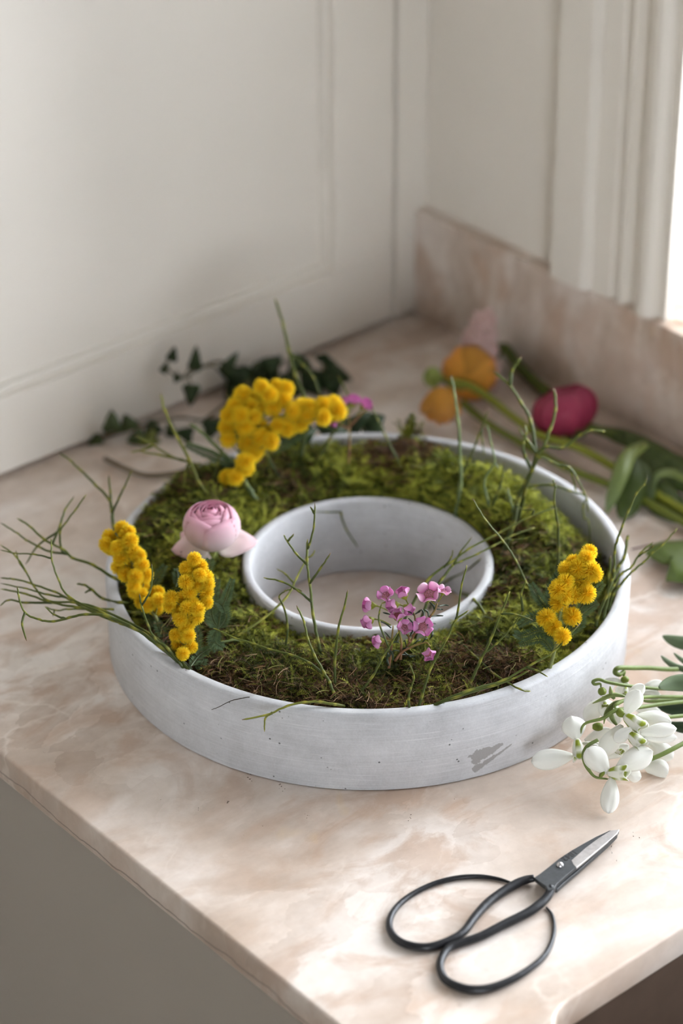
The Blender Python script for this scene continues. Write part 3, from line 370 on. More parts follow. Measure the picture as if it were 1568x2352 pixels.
MIMOSA = [
 ("tall leaning yellow mimosa sprig at the planter's edge beside the pink ranunculus", 0.0098, [(-0.1367, 0.0293, 0.0493),(-0.1369, 0.0329, 0.0563),(-0.1374, 0.0407, 0.0623),(-0.1349, 0.0522, 0.0731),(-0.1322, 0.066, 0.0861),(-0.1329, 0.0747, 0.0926)], [(-0.1268, 0.0761, 0.0926),(-0.1272, 0.0699, 0.0933),(-0.1345, 0.0784, 0.0891),(-0.1297, 0.0702, 0.0894),(-0.1395, 0.0752, 0.0871),(-0.1376, 0.0664, 0.0881),(-0.137, 0.0738, 0.0836),(-0.1312, 0.0623, 0.0922),(-0.1315, 0.0591, 0.0859),(-0.1377, 0.0633, 0.0825),(-0.1328, 0.0623, 0.0801),(-0.1301, 0.0554, 0.0847),(-0.139, 0.0643, 0.0762),(-0.1337, 0.0604, 0.0751),(-0.1317, 0.0514, 0.0809),(-0.1391, 0.0576, 0.0747),(-0.1379, 0.0489, 0.0769),(-0.1318, 0.0484, 0.0753),(-0.1412, 0.0471, 0.0727),(-0.1324, 0.0503, 0.0682),(-0.1403, 0.0476, 0.0681),(-0.1279, 0.042, 0.0648),(-0.1334, 0.0363, 0.0587),(-0.1378, 0.0447, 0.0613),(-0.1396, 0.0367, 0.0636),(-0.1338, 0.0331, 0.0661),(-0.1375, 0.0458, 0.0662)], [[(-0.1297, 0.0461, 0.0675),(-0.1242, 0.0464, 0.0715),(-0.1174, 0.0473, 0.0769)], [(-0.1477, 0.0039, 0.0504),(-0.1425, 0.017, 0.0525),(-0.1401, 0.0245, 0.0532),(-0.1355, 0.035, 0.0547)], [(-0.1185, 0.0365, 0.0675),(-0.1151, 0.0385, 0.0714),(-0.1132, 0.0418, 0.0754)], [(-0.1409, 0.028, 0.0518),(-0.1385, 0.0376, 0.0547),(-0.1382, 0.0411, 0.0577)]]),
 ('squat dense yellow mimosa sprig with dark ferny leaves nearest the low twig bundle', 0.0092, [(-0.1513, -0.0115, 0.0513),(-0.1483, -0.0103, 0.0596),(-0.1428, -0.0069, 0.0672),(-0.1369, -0.001, 0.0774),(-0.1306, 0.0045, 0.0876),(-0.1234, 0.0109, 0.0993)], [(-0.125, 0.0086, 0.1027),(-0.1246, 0.0107, 0.096),(-0.1294, 0.0107, 0.0973),(-0.1223, 0.007, 0.0976),(-0.1254, 0.0098, 0.0913),(-0.1226, 0.0017, 0.0925),(-0.1266, 0.0017, 0.0958),(-0.1339, 0.0052, 0.0925),(-0.1276, 0.0029, 0.0894),(-0.1232, -0.001, 0.0895),(-0.1253, -0.0024, 0.0848),(-0.1339, 0.0024, 0.0861),(-0.1367, 0.0054, 0.0827),(-0.1429, 0.008, 0.0841),(-0.1442, 0.0077, 0.0793),(-0.1411, 0.0034, 0.0754),(-0.1395, -0.0023, 0.0807),(-0.1347, -0.0026, 0.0811),(-0.1358, -0.0058, 0.0753),(-0.1392, -0.0035, 0.0718),(-0.1447, -0.0024, 0.0753),(-0.1278, -0.0055, 0.0811),(-0.1486, -0.0026, 0.0661),(-0.1485, -0.0042, 0.0605),(-0.1445, -0.0091, 0.0675),(-0.1448, -0.0112, 0.0609),(-0.152, -0.0131, 0.0604),(-0.1432, -0.0054, 0.0698),(-0.1353, -0.0064, 0.0802)], [[(-0.1273, -0.0147, 0.0675),(-0.1263, -0.0085, 0.0741),(-0.121, -0.0042, 0.0823),(-0.1155, -0.0008, 0.0899)], [(-0.1273, -0.0147, 0.0675),(-0.1215, -0.0109, 0.0756),(-0.1155, -0.009, 0.0822),(-0.109, -0.0064, 0.0899)], [(-0.1273, -0.0147, 0.0675),(-0.1222, -0.0147, 0.0715),(-0.1197, -0.0108, 0.0772),(-0.1227, -0.0042, 0.081)], [(-0.1273, -0.0147, 0.0675),(-0.1282, -0.0096, 0.0716),(-0.1257, -0.0046, 0.0782)], [(-0.1436, -0.0127, 0.0564),(-0.1387, -0.0098, 0.063),(-0.1369, -0.0048, 0.0691)], [(-0.1519, -0.0201, 0.0553),(-0.1414, -0.0151, 0.0558),(-0.1354, -0.0171, 0.0589)], [(-0.1273, -0.0147, 0.0675),(-0.1313, -0.0173, 0.0619),(-0.1294, -0.0222, 0.0588)], [(-0.1273, -0.0147, 0.0675),(-0.1322, -0.0154, 0.0629),(-0.1332, -0.0206, 0.0573)], [(-0.1207, 0.0042, 0.0905),(-0.1165, 0.0061, 0.0956),(-0.1144, 0.0076, 0.0987)], [(-0.1468, -0.0164, 0.0518),(-0.1443, -0.0197, 0.0532),(-0.1405, -0.0181, 0.0546)]]),
 ('lone upright yellow mimosa sprig inside the rim nearest the snowdrops', 0.0112, [(0.0024, -0.1542, 0.0513),(0.0064, -0.1532, 0.0595),(0.0124, -0.1497, 0.0669),(0.0211, -0.1433, 0.0787),(0.0309, -0.1408, 0.0879),(0.0388, -0.1383, 0.0958),(0.0474, -0.1373, 0.1029)], [(0.0506, -0.1352, 0.1023),(0.0452, -0.1385, 0.1028),(0.0408, -0.1328, 0.0985),(0.0387, -0.1384, 0.0984),(0.0443, -0.1384, 0.0952),(0.0443, -0.1462, 0.096),(0.0432, -0.1442, 0.098),(0.0342, -0.1362, 0.0946),(0.0374, -0.1381, 0.0913),(0.0389, -0.1417, 0.089),(0.0367, -0.1474, 0.0865),(0.023, -0.1391, 0.0912),(0.0311, -0.1432, 0.086),(0.0253, -0.1424, 0.0877),(0.0239, -0.1393, 0.0821),(0.0267, -0.1473, 0.0749),(0.0129, -0.1402, 0.0765),(0.014, -0.1448, 0.0721),(0.0123, -0.1539, 0.0712),(0.0346, -0.1341, 0.0972),(0.0281, -0.1393, 0.0941)], [[(0.0187, -0.1363, 0.0783),(0.0245, -0.132, 0.0863),(0.0319, -0.1306, 0.0929),(0.037, -0.1303, 0.0968)], [(0.0142, -0.148, 0.0652),(0.0095, -0.1396, 0.0689),(0.0002, -0.1343, 0.0666),(-0.0028, -0.1303, 0.0679)], [(0.0095, -0.1501, 0.0599),(0.0073, -0.142, 0.0652),(-0.0036, -0.1354, 0.0629)], [(0.0165, -0.1413, 0.0725),(0.0105, -0.1333, 0.0749),(0.0007, -0.1295, 0.071)], [(0.0304, -0.1479, 0.0769),(0.0393, -0.1485, 0.083),(0.0493, -0.1496, 0.0893)], [(0.027, -0.149, 0.0735),(0.0348, -0.1508, 0.0777),(0.0415, -0.1529, 0.0809)], [(0.0134, -0.1488, 0.0638),(0.0228, -0.151, 0.0688),(0.0287, -0.1524, 0.0719),(0.0307, -0.1507, 0.0748)], [(0.0179, -0.1356, 0.0783),(0.0171, -0.1287, 0.0836),(0.0174, -0.1221, 0.0895)]]),
 ('blurred yellow mimosa sprig lying over the back rim in front of the ivy', 0.0126, [(-0.0189, 0.1051, 0.0641),(-0.0107, 0.1067, 0.0763),(0.0017, 0.1115, 0.0899),(0.013, 0.115, 0.1016),(0.0243, 0.1185, 0.1133)], [(0.0089, 0.1297, 0.1114),(0.001, 0.1281, 0.1077),(0.0134, 0.1253, 0.1086),(0.0166, 0.1209, 0.118),(0.0186, 0.1155, 0.1137),(0.0278, 0.1187, 0.1149),(0.0264, 0.1112, 0.1098),(0.0198, 0.1132, 0.1056),(0.0155, 0.12, 0.1043),(0.0088, 0.1217, 0.1061),(0.0318, 0.1156, 0.1133),(-0.0038, 0.1284, 0.1021),(-0.0058, 0.1282, 0.0942),(-0.0099, 0.1222, 0.0896),(0.0, 0.1209, 0.1039),(0.0064, 0.1169, 0.1018),(0.0098, 0.1153, 0.0954),(-0.0003, 0.1169, 0.097),(0.0261, 0.1011, 0.1055),(0.0326, 0.101, 0.106),(0.0329, 0.0955, 0.1025),(0.0281, 0.0977, 0.0975),(0.0203, 0.1002, 0.0965),(0.0156, 0.1033, 0.0983),(0.0361, 0.0973, 0.1063),(0.0434, 0.0922, 0.1072),(0.0509, 0.0913, 0.1048),(0.0463, 0.0918, 0.1005),(0.0496, 0.0859, 0.1032),(0.0382, 0.0862, 0.103),(-0.0016, 0.1136, 0.0873),(0.0013, 0.1072, 0.0846),(0.0122, 0.1083, 0.0917),(0.0047, 0.1071, 0.0921),(0.0068, 0.0998, 0.0916),(-0.0021, 0.1071, 0.083),(-0.0107, 0.1046, 0.0816),(-0.0089, 0.107, 0.0755),(-0.02, 0.1114, 0.0705),(-0.0182, 0.1055, 0.0725)], [[(-0.0081, 0.1079, 0.0748),(-0.0025, 0.1185, 0.0884),(0.0012, 0.1286, 0.1002),(0.0074, 0.132, 0.108)], [(-0.0129, 0.112, 0.0748),(-0.0212, 0.1257, 0.0807),(-0.0309, 0.1396, 0.0857)], [(0.009, 0.1008, 0.0815),(0.0224, 0.097, 0.0883),(0.0349, 0.0941, 0.0951)]])]
WAXFLOWER = [
 ('pink waxflower sprig with needle leaves standing in the front moss against the ring', [[(-0.0662, -0.0939, 0.0533),(-0.0621, -0.0911, 0.0635),(-0.0601, -0.0899, 0.0729),(-0.0566, -0.0867, 0.0747)], [(-0.064, -0.0963, 0.0586),(-0.0557, -0.0968, 0.0645),(-0.0491, -0.0968, 0.0716),(-0.0454, -0.0926, 0.0791),(-0.0455, -0.0902, 0.082)], [(-0.0649, -0.0974, 0.0595),(-0.0593, -0.0984, 0.0645),(-0.0474, -0.1029, 0.0674),(-0.0467, -0.1071, 0.0668)], [(-0.0513, -0.0968, 0.07),(-0.0413, -0.0991, 0.0787),(-0.0365, -0.0993, 0.0826),(-0.0344, -0.0993, 0.0866)], [(-0.0616, -0.0986, 0.0597),(-0.0563, -0.0932, 0.0669),(-0.0556, -0.0899, 0.0734)], [(-0.055, -0.0985, 0.069),(-0.0538, -0.0971, 0.0713),(-0.0523, -0.0949, 0.0715)]], [((-0.0655, -0.0762, 0.0874),(-0.8814, 0.4199, 0.2164), 0.0068, 0,(-0.0557, -0.0843, 0.082)),((-0.069, -0.0795, 0.0797),(-0.9974, -0.0705, 0.0176), 0.0068, 0,(-0.0584, -0.0868, 0.076)),((-0.0685, -0.0877, 0.0701),(-0.9612, 0.1917, 0.1982), 0.0062, 0,(-0.058, -0.0945, 0.0669)),((-0.0565, -0.0799, 0.0924),(-0.4228, -0.0228, 0.9059), 0.0078, 1,(-0.0582, -0.0785, 0.0866)),((-0.0487, -0.0863, 0.0928),(-0.3151, 0.1677, 0.9341), 0.0068, 0,(-0.0467, -0.0921, 0.082)),((-0.0552, -0.085, 0.0875),(-0.9677, 0.1673, 0.1886), 0.0068, 0,(-0.0468, -0.0917, 0.0823)),((-0.0555, -0.089, 0.0823),(-0.2963, -0.1916, 0.9357), 0.0074, 0,(-0.0569, -0.0932, 0.0697)),((-0.0546, -0.0942, 0.0766),(-0.2946, -0.5864, 0.7546), 0.0068, 1,(-0.0532, -0.0958, 0.0704)),((-0.0467, -0.1008, 0.0769),(-0.4328, -0.586, 0.685), 0.0088, 1,(-0.0453, -0.1043, 0.0682)),((-0.0497, -0.1086, 0.064),(-0.3752, -0.9236, 0.0792), 0.0066, 0,(-0.0472, -0.1033, 0.0675)),((-0.0497, -0.0911, 0.0857),(-0.1674, -0.9824, -0.0834), 0.0062, 0,(-0.0474, -0.0923, 0.0809)),((-0.0376, -0.0956, 0.093),(-0.3689, -0.1221, 0.9214), 0.0103, 2,(-0.0353, -0.0985, 0.0861)),((-0.0307, -0.1006, 0.0942),(0.2266, -0.2076, 0.9516), 0.0062, 2,(-0.0336, -0.0991, 0.0872))], [[(-0.0576, -0.0852, 0.0823),(-0.0587, -0.0827, 0.0823),(-0.0581, -0.0796, 0.081)], [(-0.0596, -0.0882, 0.0753),(-0.0584, -0.0825, 0.0749),(-0.0611, -0.0812, 0.0768)], [(-0.0464, -0.0931, 0.0803),(-0.0487, -0.0932, 0.0834),(-0.0492, -0.09, 0.0833)], [(-0.0448, -0.092, 0.0801),(-0.0414, -0.0918, 0.0805),(-0.0446, -0.0965, 0.0852)], [(-0.0446, -0.0991, 0.0811),(-0.0409, -0.095, 0.0809),(-0.0407, -0.0929, 0.0822)], [(-0.0424, -0.1008, 0.082),(-0.0385, -0.096, 0.0808),(-0.0397, -0.0942, 0.0824)], [(-0.036, -0.0988, 0.0821),(-0.0371, -0.0992, 0.0858),(-0.0376, -0.0961, 0.0874)], [(-0.0399, -0.1006, 0.0808),(-0.0351, -0.1002, 0.079),(-0.0349, -0.1049, 0.0812)], [(-0.0362, -0.1013, 0.0844),(-0.0321, -0.0994, 0.0817),(-0.031, -0.1006, 0.0816)], [(-0.0464, -0.0925, 0.0746),(-0.0475, -0.0919, 0.0767),(-0.0515, -0.0938, 0.0812)], [(-0.0447, -0.1022, 0.0778),(-0.0403, -0.1011, 0.0767),(-0.0372, -0.1014, 0.075)], [(-0.0596, -0.0876, 0.068),(-0.0612, -0.0869, 0.0709),(-0.0605, -0.0836, 0.0709)], [(-0.0647, -0.0946, 0.065),(-0.0666, -0.0943, 0.0622),(-0.0661, -0.0924, 0.0635)], [(-0.0655, -0.0967, 0.06),(-0.0643, -0.0947, 0.0629),(-0.0657, -0.0938, 0.0655)], [(-0.0565, -0.0978, 0.0664),(-0.0577, -0.0978, 0.0704),(-0.0562, -0.0949, 0.0678)], [(-0.0567, -0.0937, 0.0624),(-0.0573, -0.0974, 0.065),(-0.0548, -0.0977, 0.0646)], [(-0.0577, -0.0967, 0.0629),(-0.0543, -0.0991, 0.0586),(-0.0527, -0.1016, 0.0602)], [(-0.048, -0.1006, 0.065),(-0.0473, -0.1035, 0.0697),(-0.0432, -0.1014, 0.0678)], [(-0.054, -0.0979, 0.0718),(-0.0496, -0.0961, 0.0754),(-0.0484, -0.0923, 0.0763)], [(-0.0353, -0.1009, 0.0858),(-0.0296, -0.1003, 0.084),(-0.028, -0.1022, 0.0838)], [(-0.0599, -0.0953, 0.0691),(-0.0613, -0.0932, 0.0692),(-0.0636, -0.0933, 0.0693)], [(-0.0585, -0.0938, 0.0618),(-0.0625, -0.0946, 0.0645),(-0.0635, -0.0939, 0.0635)], [(-0.0535, -0.1005, 0.0679),(-0.0517, -0.1021, 0.07),(-0.0488, -0.1014, 0.0688)], [(-0.0684, -0.0964, 0.0576),(-0.0666, -0.0925, 0.0593),(-0.0669, -0.0934, 0.0634)], [(-0.0601, -0.0969, 0.0616),(-0.0557, -0.0969, 0.0596),(-0.0557, -0.1024, 0.0615)], [(-0.0422, -0.1022, 0.0672),(-0.0446, -0.1065, 0.073),(-0.0414, -0.1033, 0.0729)]]),
 ('blurred pink waxflower buds on a brown stem at the back rim beside the mimosa', [[(0.0593, 0.0864, 0.0577),(0.0626, 0.0893, 0.0697),(0.0679, 0.095, 0.0798),(0.0715, 0.1004, 0.0906)], [(0.0669, 0.0938, 0.0806),(0.0636, 0.0998, 0.0826),(0.0624, 0.1035, 0.0843)], [(0.0679, 0.095, 0.0814),(0.077, 0.0939, 0.0881),(0.0819, 0.0919, 0.091)]], [((0.0685, 0.1003, 0.0962),(-0.3588, 0.2235, 0.9063), 0.0067, 3,(0.0696, 0.0982, 0.089)),((0.0731, 0.0971, 0.0971),(0.154, -0.1454, 0.9773), 0.0073, 3,(0.07, 0.0978, 0.089)),((0.0778, 0.0914, 0.095),(0.376, -0.5598, 0.7384), 0.0073, 3,(0.0734, 0.094, 0.0878)),((0.0599, 0.101, 0.0879),(-0.9553, -0.2691, 0.1222), 0.0078, 3,(0.064, 0.0982, 0.0831)),((0.0662, 0.1015, 0.0953),(-0.5756, 0.3746, 0.7269), 0.0056, 3,(0.0694, 0.098, 0.0885))], [])]
SNOWDROPS = [
 ('snowdrop bloom nearest the planter wall with one petal upright and one flat on the counter', [((-0.0063, -0.1862, 0.0257),(-0.0002, -0.176, 0.0334), 0.0138),((-0.0096, -0.1877, 0.0165),(-0.0299, -0.1747, 0.0148), 0.0119),((-0.0021, -0.1872, 0.0213),(0.0063, -0.1944, 0.0193), 0.0039)],((-0.0059, -0.1864, 0.0259),(-0.0113, -0.1943, 0.018), 0.0072), None, [(-0.0031, -0.1857, 0.0258),(0.0015, -0.1848, 0.0318),(0.0104, -0.1903, 0.0345),(0.0177, -0.1935, 0.0383),(0.0375, -0.1947, 0.0319),(0.0594, -0.1943, 0.0238),(0.0885, -0.1935, 0.012)], 0.0014),
 ('front snowdrop bloom facing the viewer with a drooping veined petal toward the scissors', [((-0.0059, -0.2114, 0.0162),(-0.0107, -0.1989, 0.0286), 0.0131),((-0.0018, -0.2142, 0.019),(0.0198, -0.2209, 0.024), 0.0137),((-0.0062, -0.2149, 0.0154),(-0.0196, -0.2259, 0.003), 0.0105),((0.0055, -0.2153, 0.012),(0.0111, -0.2214, 0.0103), 0.0076)],((-0.006, -0.2115, 0.016),(0.0004, -0.221, 0.0186), 0.0089),((-0.0076, -0.2098, 0.0144),(-0.0084, -0.2081, 0.0156), 0.0048), [(-0.0059, -0.2117, 0.012),(-0.0107, -0.2069, 0.0129),(-0.0122, -0.2029, 0.0161),(-0.0126, -0.1995, 0.02),(-0.0114, -0.1971, 0.0243),(-0.0079, -0.197, 0.0281),(-0.0025, -0.1995, 0.0308)], 0.0013),
 ('topmost snowdrop bloom of the bunch with plump ovary and green hearts', [((0.0187, -0.1997, 0.0389),(0.0293, -0.1997, 0.0502), 0.0103),((0.0286, -0.1987, 0.0316),(0.0441, -0.2123, 0.0273), 0.0109),((0.0292, -0.1906, 0.0384),(0.0397, -0.1937, 0.0458), 0.0074)],((0.0191, -0.1986, 0.0369),(0.0225, -0.2111, 0.0327), 0.009),((0.0197, -0.198, 0.0363),(0.0175, -0.1942, 0.0388), 0.0048), [(0.0182, -0.1935, 0.0385),(0.0179, -0.1919, 0.0401),(0.0193, -0.1922, 0.0412),(0.0287, -0.1917, 0.04),(0.0439, -0.1911, 0.0338),(0.061, -0.1908, 0.026),(0.0906, -0.1915, 0.012)], 0.0013),
 ('snowdrop bloom beneath the topmost one, its two long petals pointing out of the bunch', [((0.0157, -0.2073, 0.0342),(0.0061, -0.2038, 0.0283), 0.0077),((0.0187, -0.2116, 0.032),(0.0352, -0.224, 0.0341), 0.0083),((0.0186, -0.2119, 0.0295),(0.0341, -0.2255, 0.0291), 0.0064),((0.0162, -0.1999, 0.0323),(0.0012, -0.199, 0.0176), 0.0109)],((0.0149, -0.2061, 0.0308),(0.0167, -0.217, 0.0269), 0.008), None, [(0.0184, -0.203, 0.0277),(0.0229, -0.2006, 0.031),(0.0362, -0.2007, 0.0279),(0.0523, -0.202, 0.0217),(0.078, -0.203, 0.012)], 0.0014),
 ('closed snowdrop bloom hanging against the planter wall under a thin arched stalk', [((0.0261, -0.1758, 0.0351),(0.0227, -0.1817, 0.024), 0.0078),((0.0286, -0.1728, 0.0299),(0.0178, -0.1701, 0.0179), 0.0098),((0.0293, -0.1749, 0.0299),(0.03, -0.185, 0.0182), 0.0098)],((0.0262, -0.1762, 0.0345),(0.022, -0.181, 0.0319), 0.0046),((0.0265, -0.1748, 0.0348),(0.0271, -0.1724, 0.0384), 0.0049), [(0.0277, -0.1718, 0.0378),(0.0281, -0.1706, 0.0397),(0.0256, -0.1687, 0.0395),(0.0255, -0.1674, 0.0409),(0.0285, -0.1693, 0.0418),(0.0315, -0.1729, 0.0405),(0.0403, -0.1781, 0.037),(0.0575, -0.1805, 0.0285),(0.0703, -0.1824, 0.0227),(0.0979, -0.1849, 0.012)], 0.0012),
 ("snowdrop bloom at the bunch's back under a bent dark stalk", [((0.0486, -0.1742, 0.0317),(0.0391, -0.1641, 0.034), 0.0043),((0.0491, -0.1703, 0.0294),(0.0459, -0.1703, 0.022), 0.0079),((0.0489, -0.1722, 0.0305),(0.0482, -0.177, 0.0238), 0.0079)],((0.0457, -0.1747, 0.0317),(0.0412, -0.1788, 0.0296), 0.0039),((0.0469, -0.1731, 0.0331),(0.0476, -0.1712, 0.0362), 0.0049), [(0.0496, -0.169, 0.0341),(0.0511, -0.1677, 0.0363),(0.047, -0.1682, 0.0361),(0.0449, -0.1662, 0.0376),(0.0474, -0.1666, 0.0398),(0.0586, -0.1672, 0.035),(0.0725, -0.168, 0.029),(0.0886, -0.1699, 0.0216),(0.1126, -0.1714, 0.012)], 0.0017),
 ('half hidden snowdrop bloom behind the stalks on the leaf side of the bunch', [((0.0593, -0.1746, 0.0237),(0.0717, -0.1808, 0.0253), 0.0066),((0.0572, -0.1767, 0.0226),(0.0666, -0.1833, 0.0205), 0.0059),((0.0515, -0.1782, 0.0147),(0.0621, -0.1891, 0.0124), 0.0072)],((0.0494, -0.183, 0.0256),(0.0445, -0.1858, 0.0246), 0.0039), None, [(0.0542, -0.1788, 0.0211),(0.0581, -0.1816, 0.0191),(0.0701, -0.1858, 0.0166),(0.0894, -0.1927, 0.012)], 0.0013),
 ('spent snowdrop bloom lowest in the bunch with petals spread on the counter', [((0.0168, -0.1898, 0.0031),(0.0286, -0.1951, 0.0091), 0.0071),((0.0276, -0.209, 0.003),(0.0331, -0.2223, 0.003), 0.0123),((0.0115, -0.1764, 0.0103),(0.0263, -0.1825, 0.0146), 0.0071),((0.0411, -0.1986, 0.0066),(0.0453, -0.2145, 0.003), 0.0104)],((0.0165, -0.1949, 0.0118),(0.0175, -0.2009, 0.0131), 0.0039),((0.0167, -0.1849, 0.0225),(0.0123, -0.1811, 0.0226), 0.0049), [(0.0197, -0.1955, 0.0106),(0.0256, -0.2079, 0.0074),(0.0309, -0.2125, 0.009),(0.0427, -0.2162, 0.0117),(0.0628, -0.217, 0.012)], 0.0016)]
SPATHES = [
 [(0.0258, -0.1927, 0.0411),(0.0203, -0.1892, 0.0395),(0.0151, -0.1883, 0.0351),(0.0119, -0.19, 0.0297)],
 [(0.0173, -0.1951, 0.0291),(0.0167, -0.1919, 0.0324),(0.0173, -0.1897, 0.0357),(0.0194, -0.1898, 0.0379)],
 [(0.0266, -0.1918, 0.0431),(0.0216, -0.1868, 0.0439),(0.0158, -0.1836, 0.0417),(0.011, -0.1812, 0.0396)],
 [(0.0214, -0.1884, 0.0417),(0.0211, -0.1859, 0.0445),(0.022, -0.1838, 0.048)]]
SNOWDROP_LEAVES = [
 ('broad glossy snowdrop leaf highest above the bunch, its tip toward the planter', [(0.1129, -0.1417, 0.02),(0.1151, -0.15, 0.02),(0.119, -0.1575, 0.02),(0.1244, -0.1654, 0.02)], 0.0088, 0),
 ("wide dark snowdrop leaf lying across the middle of the bunch's stems", [(0.0557, -0.191, 0.035),(0.0652, -0.1933, 0.035),(0.0729, -0.1986, 0.035),(0.0798, -0.2046, 0.035)], 0.0107, 0),
 ('darkest snowdrop leaf, tucked under the pale stems', [(0.0657, -0.1826, 0.012),(0.0708, -0.19, 0.012),(0.0786, -0.1954, 0.012),(0.0865, -0.2007, 0.012)], 0.0078, 1),
 ('small pointed snowdrop leaf tip standing between the two broad leaves', [(0.0968, -0.1555, 0.02),(0.0953, -0.1629, 0.02),(0.0955, -0.1701, 0.02),(0.099, -0.1777, 0.02)], 0.0039, 0),
 ('narrow snowdrop leaf tip behind the small pointed one', [(0.1047, -0.1585, 0.02),(0.1034, -0.1645, 0.02),(0.103, -0.1704, 0.02),(0.1053, -0.1755, 0.02)], 0.0029, 0),
 ('dark snowdrop leaf under the lowest stems at the edge of the bunch', [(0.0611, -0.1957, 0.01),(0.0626, -0.2014, 0.01),(0.0667, -0.2065, 0.01),(0.0745, -0.2118, 0.01)], 0.0072, 1)]
SCISSORS = {'loop1':[(-0.0903,-0.2523,0.005),(-0.0962,-0.2551,0.005),(-0.1048,-0.2566,0.005),(-0.1127,-0.2569,0.005),(-0.1293,-0.2552,0.005),(-0.1432,-0.254,0.005),(-0.154,-0.2512,0.005),(-0.162,-0.2496,0.005),(-0.1698,-0.2524,0.005),(-0.1766,-0.2582,0.005),(-0.1804,-0.2663,0.005),(-0.179,-0.2749,0.005),(-0.1748,-0.2812,0.005),(-0.1675,-0.2858,0.005),(-0.1565,-0.2882,0.005),(-0.1435,-0.2884,0.005),(-0.1302,-0.2864,0.005),(-0.1192,-0.2814,0.005),(-0.1093,-0.2737,0.005),(-0.1025,-0.2653,0.005),(-0.1001,-0.2585,0.005)],'r1':[0.00245,0.00245,0.00256,0.00256,0.00245,0.00234,0.00223,0.00223,0.00212,0.00212,0.00223,0.00234,0.00234,0.00223,0.00201,0.00178,0.00156,0.00134,0.00111,0.00089,0.00056],'loop2':[(-0.0904,-0.2392,0.0045),(-0.0941,-0.237,0.0045),(-0.0998,-0.2357,0.0045),(-0.1104,-0.2356,0.0045),(-0.1225,-0.237,0.0045),(-0.1351,-0.2406,0.0045),(-0.1475,-0.2452,0.0045),(-0.1576,-0.2456,0.0045),(-0.1694,-0.2424,0.0045),(-0.1762,-0.2354,0.0045),(-0.1784,-0.2266,0.0045),(-0.1749,-0.217,0.0045),(-0.1659,-0.2093,0.0045),(-0.1516,-0.2049,0.0045),(-0.1341,-0.2054,0.0045),(-0.12,-0.21,0.0045),(-0.1099,-0.2172,0.0045),(-0.1035,-0.2251,0.0045),(-0.0998,-0.2329,0.0045)],'r2':[0.00201,0.00234,0.00245,0.00245,0.00245,0.00234,0.00223,0.00223,0.00223,0.00223,0.00212,0.00189,0.00178,0.00156,0.00145,0.00134,0.00123,0.001,0.00067],'blade1':[(-0.0291,-0.2433),(-0.0336,-0.2402),(-0.0431,-0.2391),(-0.0524,-0.2388),(-0.0619,-0.2387),(-0.072,-0.2392),(-0.0812,-0.2406),(-0.0884,-0.2415),(-0.0931,-0.2418),(-0.0935,-0.2467),(-0.0935,-0.2506),(-0.095,-0.2545),(-0.0914,-0.2553),(-0.0875,-0.2535),(-0.0801,-0.2521),(-0.0726,-0.2509),(-0.0635,-0.2497),(-0.0522,-0.2481),(-0.0409,-0.2465),(-0.0328,-0.245)],'edge':[(-0.0291,-0.2433),(-0.0331,-0.2408),(-0.0435,-0.2411),(-0.0544,-0.2423),(-0.0678,-0.2448),(-0.0693,-0.2476),(-0.0702,-0.251),(-0.062,-0.2498),(-0.0524,-0.2483),(-0.0409,-0.2465),(-0.0323,-0.2449)],'blade2':[(-0.0269,-0.2408),(-0.0306,-0.2434),(-0.04,-0.2458),(-0.052,-0.2481),(-0.0637,-0.2502),(-0.0734,-0.2519),(-0.081,-0.2531),(-0.0884,-0.2546),(-0.0899,-0.2511),(-0.0888,-0.2452),(-0.0885,-0.2402),(-0.0766,-0.2408),(-0.0537,-0.2419),(-0.0361,-0.2406)],'rivet':(-0.0753,-0.2436),'text':[(-0.0605,-0.2408),(-0.0708,-0.2412)]}
